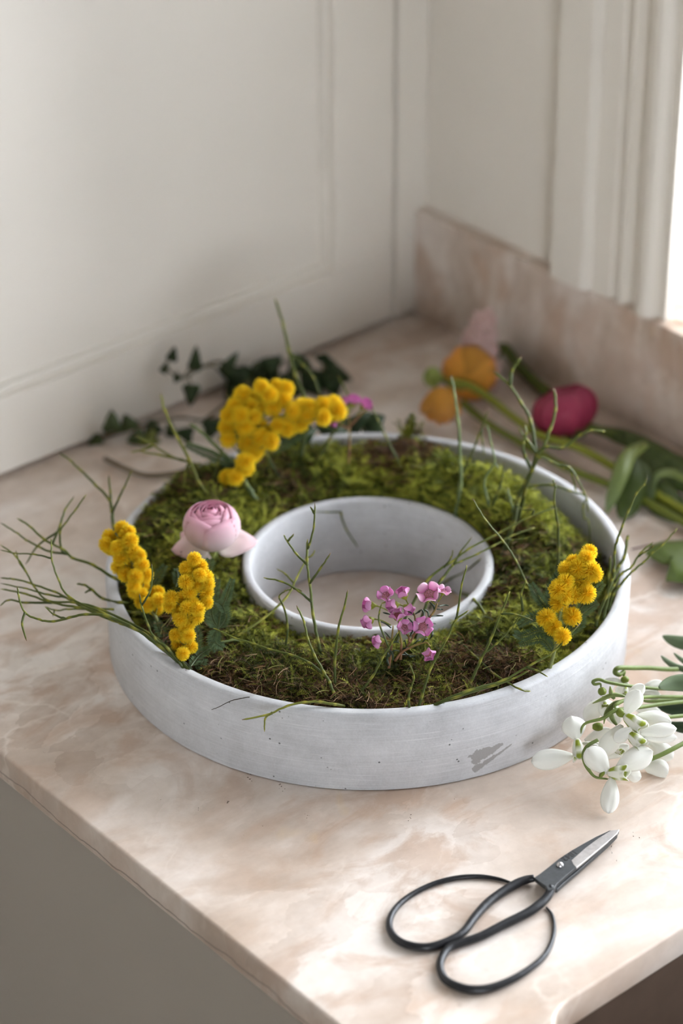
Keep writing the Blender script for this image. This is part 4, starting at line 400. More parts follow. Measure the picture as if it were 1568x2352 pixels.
IVY = [
 ('young ivy shoot standing against the white door with small pointed leaves', [(0.1324, 0.2664, 0.004),(0.1232, 0.2938, 0.028),(0.0983, 0.292, 0.034),(0.0798, 0.2883, 0.034),(0.0722, 0.2956, 0.04),(0.0713, 0.2993, 0.043)], [((0.0716, 0.2902, 0.05),(0.075, 0.2895, 0.0604), 0.008),((0.0817, 0.2766, 0.045),(0.0863, 0.2797, 0.0614), 0.0099),((0.1014, 0.2684, 0.04),(0.1117, 0.2645, 0.0538), 0.0093),((0.0651, 0.2926, 0.042),(0.0671, 0.2898, 0.0483), 0.0062),((0.0755, 0.2874, 0.038),(0.0692, 0.2844, 0.0352), 0.0068),((0.0822, 0.2816, 0.03),(0.0739, 0.2735, 0.0189), 0.0123),((0.0714, 0.2942, 0.045),(0.0656, 0.2931, 0.0451), 0.0049)]),
 ('dark ivy branch lying along the door bottom behind the yellow mimosa', [(0.0861, 0.2731, 0.004),(0.1264, 0.2787, 0.01),(0.1554, 0.2745, 0.012),(0.1828, 0.2681, 0.012),(0.1913, 0.244, 0.008)], [((0.1406, 0.2962, 0.012),(0.124, 0.2961, 0.0019), 0.0142),((0.1319, 0.2803, 0.018),(0.1166, 0.2931, 0.0253), 0.0136),((0.152, 0.2851, 0.016),(0.1336, 0.2877, 0.0072), 0.0148),((0.1565, 0.2757, 0.02),(0.1464, 0.283, 0.026), 0.0136),((0.1596, 0.2746, 0.014),(0.1549, 0.2643, 0.0038), 0.0154),((0.1662, 0.2628, 0.02),(0.1654, 0.2664, 0.0312), 0.0136),((0.1805, 0.2652, 0.014),(0.1686, 0.261, 0.0038), 0.016),((0.182, 0.2572, 0.022),(0.1843, 0.2549, 0.0292), 0.0123),((0.1852, 0.261, 0.014),(0.1951, 0.2435, 0.0104), 0.016),((0.1861, 0.2525, 0.01),(0.1825, 0.2434, 0.0025), 0.0142),((0.1396, 0.2801, 0.01),(0.1194, 0.2853, 0.0027), 0.016),((0.1535, 0.2723, 0.01),(0.138, 0.2734, 0.0026), 0.0148),((0.1743, 0.2628, 0.01),(0.1742, 0.2507, 0.0025), 0.0142),((0.1266, 0.279, 0.008),(0.1123, 0.2813, 0.0033), 0.0148),((0.1653, 0.2668, 0.008),(0.1514, 0.2651, 0.0012), 0.0142)]),
 ('trailing ivy stem on the counter by the door with a few pale lower leaves', [(0.0096, 0.3037, 0.003),(0.0392, 0.2976, 0.004),(0.0707, 0.2884, 0.005),(0.0851, 0.2717, 0.005),(0.1061, 0.2635, 0.006)], [((0.0176, 0.289, 0.014),(0.0203, 0.2924, 0.0289), 0.0136),((0.031, 0.286, 0.012),(0.0292, 0.2903, 0.023), 0.0136),((0.0385, 0.2812, 0.006),(0.0257, 0.2845, 0.0041), 0.0142),((0.0157, 0.3017, 0.004),(0.005, 0.3027, 0.0016), 0.0093),((0.0547, 0.2876, 0.006),(0.0431, 0.2877, 0.0015), 0.0123),((0.0612, 0.276, 0.005),(0.0527, 0.2751, 0.0026), 0.0123),((0.072, 0.2548, 0.01),(0.0855, 0.2422, 0.0163), 0.0136),((0.0637, 0.2592, 0.006),(0.0534, 0.2655, 0.0106), 0.0117),((0.0455, 0.2756, 0.004),(0.0304, 0.2809, 0.0022), 0.0136),((0.0814, 0.2472, 0.008),(0.0898, 0.2333, 0.0073), 0.0154)]),
 ('large dark ivy leaves propped against the back rim', [(0.0666, 0.185, 0.03),(0.0759, 0.1499, 0.045),(0.1073, 0.142, 0.045),(0.1325, 0.1396, 0.04)], [((0.047, 0.1375, 0.058),(0.0655, 0.1238, 0.0684), 0.0216),((0.0696, 0.1423, 0.05),(0.0596, 0.1527, 0.0599), 0.0185),((0.0936, 0.1306, 0.05),(0.0786, 0.1439, 0.0582), 0.0173),((0.1139, 0.1362, 0.045),(0.1268, 0.1266, 0.0544), 0.0216),((0.1142, 0.1321, 0.045),(0.1221, 0.1217, 0.0482), 0.0154),((0.1016, 0.1353, 0.05),(0.1142, 0.1278, 0.0618), 0.0136)])]
DRY_STALK = [(0.001,0.276,0.004),(0.0037,0.254,0.004),(0.0091,0.2384,0.004),(0.0252,0.2282,0.004),(0.034,0.2208,0.008)]
STEM_ORANGE = [(0.2275,0.1702,0.026),(0.2336,0.1588,0.026),(0.2373,0.1424,0.022),(0.2353,0.1137,0.018),(0.2368,0.0892,0.014),(0.2469,0.061,0.012),(0.2484,0.025,0.01),(0.2477,-0.0081,0.008),(0.2458,-0.0646,0.006)]
STEM_ORANGE_LOW = [(0.2308,0.1611,0.012),(0.2289,0.1465,0.01),(0.2279,0.1232,0.008),(0.2295,0.0899,0.006),(0.2287,0.0551,0.006),(0.2342,0.0233,0.006),(0.2376,-0.0098,0.006),(0.2358,-0.0737,0.006)]
STEM_MAGENTA = [(0.2676,0.085,0.014),(0.2755,0.0681,0.012),(0.2852,0.0481,0.01),(0.2905,0.0241,0.008),(0.2983,-0.025,0.006)]
STEM_PALE = [(0.2633,0.1762,0.01),(0.3085,0.203,0.012),(0.3031,0.1812,0.01),(0.2981,0.1555,0.006),(0.2942,0.1372,0.006)]
HEADS = {'pink':((-0.0757,0.056,0.07),(-0.0633,0.0717,0.07)),'orange':(0.2439,0.1704,0.02),'orange_low':(0.2011,0.149,0.014),'magenta':(0.2638,0.0835,0.007),'bud':(0.2246,0.1862,0.024),'pale0':(0.2538,0.1753,0.012),'pale1':(0.2865,0.1987,0.048),'pink_loose':[((-0.094,0.0726,0.066),0.021,0),((-0.0804,0.081,0.068),0.018,0),((-0.0868,0.064,0.064),0.019,0),((-0.0511,0.0434,0.068),0.021,0)]}
WATER_MARKS = [((-0.0494,-0.1516,0.0151),(-0.0349,-0.1556,0.0188),0.0052),((-0.0508,-0.1512,0.0068),(-0.0285,-0.1569,0.0164),0.0026)]
FOLD_LEAVES = [
 ('pale folded ranunculus leaf bent over the stems beside the back rim', [(0.2647, 0.0158, 0.03),(0.24, 0.0087, 0.034),(0.2221, -0.0008, 0.03),(0.2104, -0.005, 0.018),(0.2038, -0.0069, 0.008)], 0.0113, 0),
 ('broad dark ranunculus leaf hanging under the pale folded one', [(0.2437, 0.0107, 0.03),(0.2314, -0.0024, 0.022),(0.2223, -0.0083, 0.008),(0.2119, -0.0126, 0.004)], 0.0198, 1),
 ('dark ranunculus leaf along the back of the stem bundle', [(0.2777, 0.0703, 0.012),(0.2799, 0.0475, 0.014),(0.2852, 0.0195, 0.012),(0.291, -0.0077, 0.008)], 0.013, 1),
 ('dark ranunculus leaf filling the middle of the stem bundle', [(0.2716, 0.0393, 0.012),(0.2699, 0.0172, 0.012),(0.2683, -0.0123, 0.012),(0.2672, -0.0371, 0.01)], 0.0198, 1),
 ("curled pale leaf lobe arched between the stems near the frame's edge", [(0.2655, -0.0263, 0.016),(0.261, -0.0124, 0.02),(0.2513, -0.0077, 0.02),(0.2447, -0.0105, 0.012)], 0.0057, 0),
 ('hooked pale leaf lobe under the folded leaf', [(0.2456, 0.0112, 0.024),(0.2368, 0.005, 0.02),(0.2311, -0.0, 0.016),(0.2328, -0.0039, 0.012)], 0.0051, 0),
 ('dark narrow ranunculus leaf sloping down in front of the curled pale lobe', [(0.2544, 0.0108, 0.014),(0.2512, -0.0124, 0.012),(0.2484, -0.0311, 0.008),(0.2476, -0.0553, 0.006)], 0.0119, 1),
 ('dark leaf lobe hanging between the folded leaf and the curled lobe', [(0.2557, 0.0147, 0.022),(0.2477, 0.0006, 0.016),(0.24, -0.0095, 0.01),(0.2335, -0.013, 0.004)], 0.0141, 1),
 ('dark ranunculus leaf topmost in the stem bundle by the upstand', [(0.2772, 0.0492, 0.016),(0.2776, 0.0249, 0.016),(0.2763, -0.0007, 0.014),(0.2821, -0.0275, 0.01)], 0.0141, 1),
 ('mid-green ranunculus leaf lying lowest under the stems', [(0.2477, 0.0039, 0.006),(0.2435, -0.0202, 0.005),(0.244, -0.0355, 0.005),(0.2488, -0.0543, 0.005)], 0.017, 1)]
LOBED_LEAF = [(0.2378,-0.0719,0.006),(0.2167,-0.0606,0.006),(0.2101,-0.0513,0.006),(0.2001,-0.0511,0.006),(0.1881,-0.0567,0.006),(0.1896,-0.0629,0.006),(0.1885,-0.0716,0.006),(0.1922,-0.0776,0.006),(0.1814,-0.0832,0.006),(0.1755,-0.0868,0.006),(0.1795,-0.095,0.006),(0.195,-0.1106,0.006)]
SAND = [(-0.1475,-0.0669,0.0006),(-0.1476,-0.0701,0.0006),(-0.1473,-0.0639,0.0006),(-0.14,-0.089,0.0006),(-0.1401,-0.0841,0.0006),(-0.1461,-0.1136,0.0006),(-0.1718,-0.0755,0.0006),(-0.1689,-0.1046,0.0006),(-0.1835,-0.1056,0.0006),(-0.0396,-0.245,0.0006),(-0.041,-0.2487,0.0006),(-0.0387,-0.2418,0.0006),(-0.0415,-0.2518,0.0006),(-0.0419,-0.2549,0.0006),(-0.0197,-0.2457,0.0006),(-0.0198,-0.2492,0.0006),(-0.0237,-0.2473,0.0006),(-0.0391,-0.2389,0.0006),(-0.1042,-0.1543,0.0006),(-0.0735,-0.1612,0.0006),(-0.2005,-0.0485,0.0006),(-0.187,-0.0691,0.0006),(-0.0527,-0.2435,0.0006)]

M = dict(
    wall=paint('warm_white_paint', (.78, .73, .66), .5),
    room=paint('room_paint', (.20, .19, .17), .7),
    cabinet=paint('greige_cabinet_paint', (.30, .265, .225), .5),
    stone=stone(), concrete=concrete(), wood=wood(), glass=glass(),
    sink=plain('brown_sink', (.10, .068, .05), .45, 0, 30, .4),
    moss=tinted('moss', .75, .22, 900, .25, .25),
    soil=tinted('moss_mat', .95, 0, 220, .5, .1, bumpd=.003),
    twig=tinted('twig', .5, 0, 500, .22, .28),
    leaf=tinted('leaf', .42, .22, 260, .16, .4),
    fern=tinted('fern_leaf', .5, .25, 400, .2, .3),
    yellow=tinted('mimosa_yellow', .8, .3, 900, .06, .1),
    petal=tinted('petal', .5, .38, 160, .05, .25),
    snow=tinted('snowdrop_white', .45, .30, 120, .03, .35),
    iron=plain('black_forged_iron', (.028, .029, .032), .36, .55, 350, .5, .0004),
    blade_iron=plain('dark_blade_iron', (.052, .056, .060), .45, .4, 350, .4, .0003),
    steel=plain('ground_steel', (.60, .58, .58), .33, .9, 300, .35, .0002),
    ink=plain('stamp_black', (.006, .006, .006), .6),
    crumb=tinted('soil_crumb', .9, 0, 900, .3, .1),
)

# ------------------------------------------------------------------ room and fixed parts
WX, WY, EX, EY, BH = .3148, .3055, -.2417, -.3167, .0862      # back of counter (window side), door plane, cabinet edge, sink edge, upstand height
def struct(name, mb, mat, **k):
    o = mb.build(name, mat, None, smooth=False, **k); o['kind'] = 'structure'; return o
b = MB(); b.box((-2.7, WY + .02, -.9), (.47, WY + .14, 1.6)); struct('wall_left', b, M['wall'])
WIN_Y0, WIN_Y1, WIN_Z0, WIN_Z1 = -1.45, .088, BH, 1.20
b = MB()
b.box((.327, WIN_Y1, -.9), (.47, WY + .02, 1.6)); b.box((.327, -2.5, -.9), (.47, WIN_Y0, 1.6))
b.box((.327, WIN_Y0, -.9), (.47, WIN_Y1, WIN_Z0 - .02)); b.box((.327, WIN_Y0, WIN_Z1), (.47, WIN_Y1, 1.6))
struct('wall_right', b, M['wall'])
b = MB(); FILL_WIN = (-1.95, -.95, .0, 1.0)  # opening for an added window, out of view, that brightens walls and planter front
b.box((-2.7, -2.62, -.9), (FILL_WIN[0], -2.5, 1.6)); b.box((FILL_WIN[1], -2.62, -.9), (.47, -2.5, 1.6)); b.box((FILL_WIN[0], -2.62, -.9), (FILL_WIN[1], -2.5, FILL_WIN[2])); b.box((FILL_WIN[0], -2.62, FILL_WIN[3]), (FILL_WIN[1], -2.5, 1.6))
struct('wall_front', b, M['room'])
b = MB()
for x0, x1, z0, z1 in ((FILL_WIN[0], FILL_WIN[0] + .05, FILL_WIN[2], FILL_WIN[3]), (FILL_WIN[1] - .05, FILL_WIN[1], FILL_WIN[2], FILL_WIN[3]), (FILL_WIN[0], FILL_WIN[1], FILL_WIN[2], FILL_WIN[2] + .05), (FILL_WIN[0], FILL_WIN[1], FILL_WIN[3] - .05, FILL_WIN[3])): b.box((x0, -2.58, z0), (x1, -2.54, z1))
fill_win = struct('added_fill_window', b, M['wall']); zr2 = Root.__new__(Root); zr2.o = fill_win; zr2.loc = Vector((0, 0, 0))  # frame of the added fill window, never in view
b = MB(); b.box((FILL_WIN[0] + .05, -2.562, FILL_WIN[2] + .05), (FILL_WIN[1] - .05, -2.558, FILL_WIN[3] - .05)); b.build('pane', M['glass'], zr2, smooth=False)
b = MB(); b.box((-2.82, -2.62, -.9), (-2.7, WY + .14, 1.6)); struct('wall_back', b, M['room'])
b = MB(); b.box((-2.82, -2.62, -.96), (.47, WY + .14, -.9)); struct('floor', b, M['wood'])
b = MB(); b.box((-2.82, -2.62, 1.6), (.47, WY + .14, 1.66)); struct('ceiling', b, M['room'])

# window: slim frame, pane, stone sill, moulded casing
wf = MB()
wf.box((.352, WIN_Y0 - .03, WIN_Z0 - .012), (.376, WIN_Y0 + .03, WIN_Z1 + .02)); wf.box((.352, WIN_Y1 + .002, WIN_Z0 - .012), (.376, WIN_Y1 + .03, WIN_Z1 + .02))
wf.box((.352, WIN_Y0, WIN_Z1 - .03), (.376, WIN_Y1 + .002, WIN_Z1 + .02)); wf.box((.352, WIN_Y0, WIN_Z0 - .014), (.376, WIN_Y1, WIN_Z0 - .003))
wo = struct('window_1', wf, M['wall'])
g = MB(); g.box((.362, WIN_Y0, WIN_Z0 - .003), (.366, WIN_Y1 + .002, WIN_Z1 - .03))
class _Z: pass
zr = Root.__new__(Root); zr.o = wo; zr.loc = Vector((0, 0, 0))
g.build('pane', M['glass'], zr, smooth=False)
b = MB(); b.box((WX + .0127, WIN_Y0, WIN_Z0 - .02), (.352, WIN_Y1, WIN_Z0)); struct('trim_1', b, M['stone'], bevel=.001)
# casing profile (y, x), run upward
prof = [(.160, .345), (.160, .3125), (.1585, .3115), (.130, .3115), (.1285, .3125), (.124, .3175), (.107, .3180), (.1045, .3235), (.102, .3195), (.0985, .3172), (.0945, .3172), (.0925, .3245),
        (.089, .3245), (.086, .3225), (.082, .3178), (.078, .3150), (.074, .3138), (.070, .3145), (.0665, .3175), (.0645, .3225), (.0615, .3225), (.0585, .321), (.0565, .3215), (.0565, .327), (.085, .345)]
b = MB(); n = len(prof)
b.add([(x, y, BH) for y, x in prof] + [(x, y, 1.42) for y, x in prof], [(i, (i + 1) % n, (i + 1) % n + n, i + n) for i in range(n)] + [tuple(range(n - 1, -1, -1)), tuple(range(n, 2 * n))])
struct('trim_2', b, M['wall'])

# cupboard door standing on the worktop: frame pieces, panel, sloped bead, filler strip by the corner
t = thing('cupboard', 'tall warm white shaker cupboard front rising from the worktop', 'cupboard', (-.1, WY, .004))
DL, DS0, DS1, DZ0, DZ1, DT = -.62, .2355, .2935, .0035, 1.25, .0603
b = MB(); b.box((DL, WY, DZ0), (DS1, WY + .019, DT)); b.build('bottom_rail', M['wall'], t, False, bevel=.0012)
b = MB(); b.box((DS0, WY, DT), (DS1, WY + .019, DZ1)); b.build('stile', M['wall'], t, False, bevel=.0012)
b = MB(); b.box((DL, WY, DT), (DL + .058, WY + .019, DZ1)); b.build('stile', M['wall'], t, False, bevel=.0012)
b = MB(); b.box((DL + .058, WY, DZ1 - .058), (DS0, WY + .019, DZ1)); b.build('top_rail', M['wall'], t, False, bevel=.0012)
b = MB(); b.box((DL + .05, WY + .0085, DT - .006), (DS0 + .006, WY + .016, DZ1 - .05)); b.build('panel', M['wall'], t, False)
b = MB(); xa, xb, za, zb = DL + .058, DS0, DT, DZ1 - .058
ins = [(0, .0), (.0010, .0040), (.0026, .0026), (.0046, .0024), (.0066, .0045), (.0078, .0086)]
for (p0, q0), (p1, q1) in zip(ins, ins[1:]):
    r0 = [(xa + p0, WY + q0, za + p0), (xb - p0, WY + q0, za + p0), (xb - p0, WY + q0, zb - p0), (xa + p0, WY + q0, zb - p0)]
    r1 = [(xa + p1, WY + q1, za + p1), (xb - p1, WY + q1, za + p1), (xb - p1, WY + q1, zb - p1), (xa + p1, WY + q1, zb - p1)]
    b.add(r0 + r1, [(i, (i + 1) % 4, (i + 1) % 4 + 4, i + 4) for i in range(4)])
b.build('bead_moulding', M['wall'], t, False)
b = MB(); b.box((.2965, WY, .002), (.3268, WY + .019, 1.25)); b.build('filler_strip', M['wall'], t, False, bevel=.001)

# worktop: slab with the sink opening, made from an outline and a rounded hole
def rounded(x0, y0, x1, y1, r, k=8):
    out = []
    for cx, cy, a0 in ((x1 - r, y1 - r, 0), (x0 + r, y1 - r, 90), (x0 + r, y0 + r, 180), (x1 - r, y0 + r, 270)):
        out += [(cx + r * math.cos(math.radians(a0 + 90 * i / k)), cy + r * math.sin(math.radians(a0 + 90 * i / k))) for i in range(k + 1)]
    return out
cu = bpy.data.curves.new('slab_outline', 'CURVE'); cu.dimensions = '2D'; cu.fill_mode = 'BOTH'
for pts in ([(EX, -2.0), (WX + .012, -2.0), (WX + .012, WY + .019), (EX, WY + .019)], rounded(-.1655, -.95, .21, EY, .024)):
    s = cu.splines.new('POLY'); s.points.add(len(pts) - 1); s.use_cyclic_u = True
    for q, (x, y) in zip(s.points, pts): q.co = (x, y, 0, 1)
cu.extrude = .0085; cu.bevel_depth = .0017; cu.bevel_resolution = 2; cu.offset = -.0017
co = bpy.data.objects.new('tmp', cu); COL.objects.link(co)
me = bpy.data.meshes.new_from_object(co.evaluated_get(bpy.context.evaluated_depsgraph_get()))
bpy.data.objects.remove(co)
for p in me.vertices: p.co.z -= .0102
me.materials.clear(); me.materials.append(M['stone'])
wt = bpy.data.objects.new('worktop', me); COL.objects.link(wt)
tag(wt, 'pink beige veined stone worktop carrying the planter, with a sink cut-out', 'worktop')
b = MB(); b.box((WX, -2.0, 0), (WX + .0125, WY, BH)); o = b.build('stone_upstand', M['stone'], None, False, bevel=.0009)
tag(o, 'brown beige stone upstand running along the window wall behind the flowers', 'upstand')
t = thing('base_cabinet', 'greige painted base cabinet under the worktop', 'cabinet', (-.1, -.5, -.89))
b = MB(); b.box((EX + .0015, -2.0, -.88), (EX + .02, WY + .015, -.0204)); b.build('front_panel', M['cabinet'], t, False)
b = MB(); b.box((EX + .021, WY - .01, -.88), (WX, WY + .01, -.0204)); b.build('side_panel', M['cabinet'], t, False)
b = MB(); b.box((EX + .021, -2.0, -.9), (WX, WY - .011, -.86)); b.build('base_board', M['cabinet'], t, False)
# sink bowl below the cut-out
sb = MB(); ring = rounded(-.170, -.955, .215, EY + .005, .028); ri = rounded(-.150, -.935, .195, EY - .015, .03)
n = len(ring)
ro = [(x, y, -.0204) for x, y in ring] + [(x, y, -.19) for x, y in ri]
sb.add(ro, [(i, i + n, (i + 1) % n + n, (i + 1) % n) for i in range(n)] + [tuple(range(n, 2 * n))])
so = sb.build('sink', M['sink'], None, False, solid=.004); tag(so, 'dark brown undermount sink bowl below the worktop cut-out', 'sink')

# ------------------------------------------------------------------ ring planter
R, RI, H = .1595, .0768, .0535
prof = [(R - .0005, .0006), (R, .0015), (R, H - .0022), (R - .0008, H - .0007), (R - .0022, H), (R - .0056, H), (R - .0066, H - .0006), (R - .0072, H - .002),
        (R - .0078, .012), (RI + .006, .012), (RI, H - .002), (RI - .0006, H - .0005), (RI - .0016, H), (RI - .0045, H), (RI - .0055, H - .0006), (RI - .006, H - .002), (RI - .0062, .0015), (RI - .0056, .0006)]
b = MB(); b.lathe(prof, n=192)
pot = b.build('ring_planter', M['concrete'], None, True, autosmooth=.9)
tag(pot, 'pale grey concrete ring planter with an open centre, standing on the worktop', 'planter')

# ------------------------------------------------------------------ moss filling the ring
def tab(a, T):
    a %= 360; n = len(T); s = 360 / n; i = int(a // s); f = (a - i * s) / s; f = f * f * (3 - 2 * f)
    return T[i % n] * (1 - f) + T[(i + 1) % n] * f
T_OUT = [.030, .016, .018, .038, .047, .049, .040, .042, .045, .044, .044, .038]      # height at the outer wall, every 30 degrees from the window side
T_IN = [.042, .046, .047, .046, .046, .045, .045, .042, .041, .041, .041, .042]
T_BUMP = [.020, .032, .031, .013, .014, .018, .018, .013, .009, .009, .010, .013]
T_EDGE = [.95, .87, .87, .95, 1.02, 1.02, .96, .97, 1.02, 1.02, 1.02, .97]     # how far out the moss reaches
def moss_h(r, th):
    a = math.degrees(th) + 41
    u = (r - RI) / (.1518 - RI) / tab(a, T_EDGE); over = max(0, u - 1); u = min(1, max(0, u)); q = 2 * u - 1
    h = tab(a, T_IN) * (1 - u) + tab(a, T_OUT) * u + tab(a, T_BUMP) * max(0, 1 - q * q) ** .8
    x, y = r * math.cos(th), r * math.sin(th)
    h = max(.0135, h - over * .25) + .008 * math.exp(-((x - .104) ** 2 + (y - .076) ** 2) / .0005)
    return h + .0065 * noise.noise(Vector((x * 45, y * 45, .3))) + .0045 * noise.noise(Vector((x * 130, y * 130, 2.)))
mr = thing('moss_bed', 'uneven bed of green and brown moss filling the ring planter', 'moss', (0, 0, .0125))
nr, na = 26, 260
vs, fs = [], []
for k in range(na):
    th = 2 * PI * k / na
    for i in range(nr):
        r = RI + .0006 + (.1514 - RI) * i / (nr - 1)
        vs.append((r * math.cos(th), r * math.sin(th), moss_h(r, th) - .002))
    vs += [(.1512 * math.cos(th), .1512 * math.sin(th), .0125), ((RI + .007) * math.cos(th), (RI + .007) * math.sin(th), .0125)]
mm = nr + 2
fs = [(k * mm + i, ((k + 1) % na) * mm + i, ((k + 1) % na) * mm + (i + 1) % mm, k * mm + (i + 1) % mm) for k in range(na) for i in range(mm)]
b = MB(); b.add(vs, fs, (.030, .030, .010)); mat_o = b.build('moss_mat', M['soil'], mr)
mat_o['kind'] = 'stuff'

def frond_template(pairs, seed):
    rs = random.Random(seed); v, f, u = [], [], []
    bend = rs.uniform(.25, .75); sway = rs.uniform(-.25, .25)
    def P(t): return (t * (1 - .12 * bend * t), sway * t * t * .6, .10 + .35 * bend * math.sin(t * 2.4) - bend * .45 * t * t)
    for i in range(4):
        p = P(i / 3); w = .018 * (1 - i / 4)
        v += [(p[0], p[1] - w, p[2]), (p[0], p[1] + w, p[2])]; u += [i / 3] * 2
    for i in range(3): f += [(2 * i, 2 * i + 1, 2 * i + 3), (2 * i, 2 * i + 3, 2 * i + 2)]
    for k in range(pairs):
        t = .12 + .86 * k / (pairs - 1); ln = .23 * math.sin(PI * (.18 + .8 * t)) ** .8 * rs.uniform(.6, 1.4)
        for s in (-1, 1):
            p = P(t); n = len(v); a = rs.uniform(.75, 1.1); dz = rs.uniform(-.12, .16)
            tip = (p[0] + ln * math.cos(a), p[1] + s * ln * math.sin(a), p[2] + dz * ln * 2)
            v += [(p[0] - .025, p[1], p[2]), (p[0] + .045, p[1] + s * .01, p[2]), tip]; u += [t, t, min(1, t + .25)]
            f.append((n, n + 1, n + 2))
    return np.array(v), np.array(f), np.array(u)
TEMPL = [frond_template(10, s) for s in range(6)]

def big_mesh(name, verts, tris, cols, mat, parent):
    me = bpy.data.meshes.new(name)
    me.vertices.add(len(verts)); me.vertices.foreach_set('co', verts.astype(np.float32).ravel())
    me.loops.add(len(tris) * 3); me.loops.foreach_set('vertex_index', tris.astype(np.int32).ravel())
    me.polygons.add(len(tris)); me.polygons.foreach_set('loop_start', np.arange(0, len(tris) * 3, 3, dtype=np.int32))
    me.update(calc_edges=True)
    ca = me.color_attributes.new('tint', 'FLOAT_COLOR', 'POINT')
    ca.data.foreach_set('color', np.concatenate([cols, np.ones((len(cols), 1))], 1).astype(np.float32).ravel())
    me.materials.append(mat)
    o = bpy.data.objects.new(name, me); COL.objects.link(o); o.parent = parent.o; o['kind'] = 'stuff'
    return o

def moss_colour(x, y, th, u):
    a = (math.degrees(th) + 41) % 360
    n1 = noise.noise(Vector((x * 30, y * 30, 5.))); n2 = noise.noise(Vector((x * 90 + 9, y * 90, 1.)))
    brown = .10 + .55 * n1 + .35 * n2
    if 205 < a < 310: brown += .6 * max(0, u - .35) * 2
    d = math.hypot(x - .101, y - .069); brown += 1.5 * max(0, 1 - d / .040)
    d = math.hypot(x + .045, y - .004 + .03); brown += .25 * max(0, 1 - d / .03)
    if 20 < a < 85 and u < .85: brown -= .25
    if a < 20 or a > 340: brown += .05
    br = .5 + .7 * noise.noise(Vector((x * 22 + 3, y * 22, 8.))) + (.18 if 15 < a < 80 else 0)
    return brown, br
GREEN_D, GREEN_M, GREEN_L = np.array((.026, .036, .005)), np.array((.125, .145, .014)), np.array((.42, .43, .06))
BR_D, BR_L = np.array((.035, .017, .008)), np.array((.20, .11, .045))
vv, tt, cc, off = [], [], [], 0
NF = 38000
for i in range(NF + 90):
    th = random.uniform(0, 2 * PI); r = math.sqrt(random.uniform((RI + .001) ** 2, .1516 ** 2))
    if i >= NF: th = .655 + random.gauss(0, .03); r = .140 + random.gauss(0, .004)        # one tuft standing above the back rim
    u = (r - RI) / (.1516 - RI)
    x, y = r * math.cos(th), r * math.sin(th); e = .0015
    if u > tab(math.degrees(th) + 41, T_EDGE) + .02 and random.random() < .8: continue
    z = moss_h(r, th)
    nx = -(moss_h(r + e, th) - moss_h(r - e, th)) / (2 * e)
    nrm = np.array((nx * math.cos(th), nx * math.sin(th), 1.)); nrm /= np.linalg.norm(nrm)
    ph = random.uniform(0, 2 * PI); d = np.array((math.cos(ph), math.sin(ph), 0)) * random.uniform(.5, 1.1) + nrm * random.uniform(.15, .8)
    if i >= NF: d = np.array((random.gauss(0, .35), random.gauss(0, .35), 1.)); z += random.uniform(0, .022)
    d /= np.linalg.norm(d); s = np.cross(nrm, d); s /= (np.linalg.norm(s) + 1e-9); w = np.cross(d, s)
    brn, bri = moss_colour(x, y, th, u)
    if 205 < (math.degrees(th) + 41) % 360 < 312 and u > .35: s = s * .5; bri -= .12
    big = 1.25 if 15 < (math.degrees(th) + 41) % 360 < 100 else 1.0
    ln = random.uniform(.0050, .0118) * big
    tv, tf, tu = TEMPL[i % 6]
    P = np.array((x, y, z - .0025)) + ln * (tv[:, 0:1] * d + tv[:, 1:2] * s + tv[:, 2:3] * w)
    rr = np.hypot(P[:, 0], P[:, 1])
    lim = np.where(P[:, 2] < H + .0015, .1517, .158); k = np.minimum(1, lim / rr); k = np.maximum(k, (RI + .0005) / rr)
    P[:, :2] *= k[:, None]
    if i >= NF: ln *= 1.25; brn = .15; bri = .6
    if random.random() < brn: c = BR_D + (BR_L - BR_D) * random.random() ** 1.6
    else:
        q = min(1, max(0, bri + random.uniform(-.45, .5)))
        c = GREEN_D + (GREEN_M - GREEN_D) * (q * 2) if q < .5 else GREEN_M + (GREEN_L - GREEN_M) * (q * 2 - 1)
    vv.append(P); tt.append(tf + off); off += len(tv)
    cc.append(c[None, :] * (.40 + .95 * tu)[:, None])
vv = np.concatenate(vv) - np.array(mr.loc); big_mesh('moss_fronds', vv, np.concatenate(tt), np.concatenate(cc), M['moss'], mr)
# dry fibres and threads lying through the moss
vv, tt, cc, off = [], [], [], 0
for i in range(17000):
    th = random.uniform(0, 2 * PI); r = math.sqrt(random.uniform((RI + .004) ** 2, .149 ** 2)); u = (r - RI) / (.1516 - RI)
    brn, bri = moss_colour(r * math.cos(th), r * math.sin(th), th, u)
    if random.random() > .10 + brn * 1.3: continue
    p = np.array((r * math.cos(th), r * math.sin(th), moss_h(r, th) + random.uniform(.0, .0035)))
    ph = random.uniform(0, 2 * PI); d = np.array((math.cos(ph), math.sin(ph), random.uniform(-.25, .5)))
    ln = random.uniform(.004, .013); w = random.uniform(.00010, .00024); cur = random.uniform(-1.2, 1.2)
    side = np.array((-d[1], d[0], 0)); V = []
    for k in range(5):
        t = k / 4; q = p + ln * (d * t + side * cur * t * t * .5 - np.array((0, 0, .25 * t * t)))
        V += [q + side * w, q - side * w * .4 + np.array((0, 0, w * 1.3))]
    V = np.array(V); rr = np.hypot(V[:, 0], V[:, 1]); k = np.minimum(1, .1517 / rr); k = np.maximum(k, (RI + .0005) / rr); V[:, :2] *= k[:, None]
    F_ = np.array([q for k in range(4) for q in ((2 * k, 2 * k + 1, 2 * k + 3), (2 * k, 2 * k + 3, 2 * k + 2))])
    c = random.choice([(.16, .075, .035), (.26, .15, .07), (.09, .04, .02), (.20, .19, .05), (.30, .20, .11)])
    vv.append(V); tt.append(F_ + off); off += len(V); cc.append(np.tile(np.array(c), (len(V), 1)))
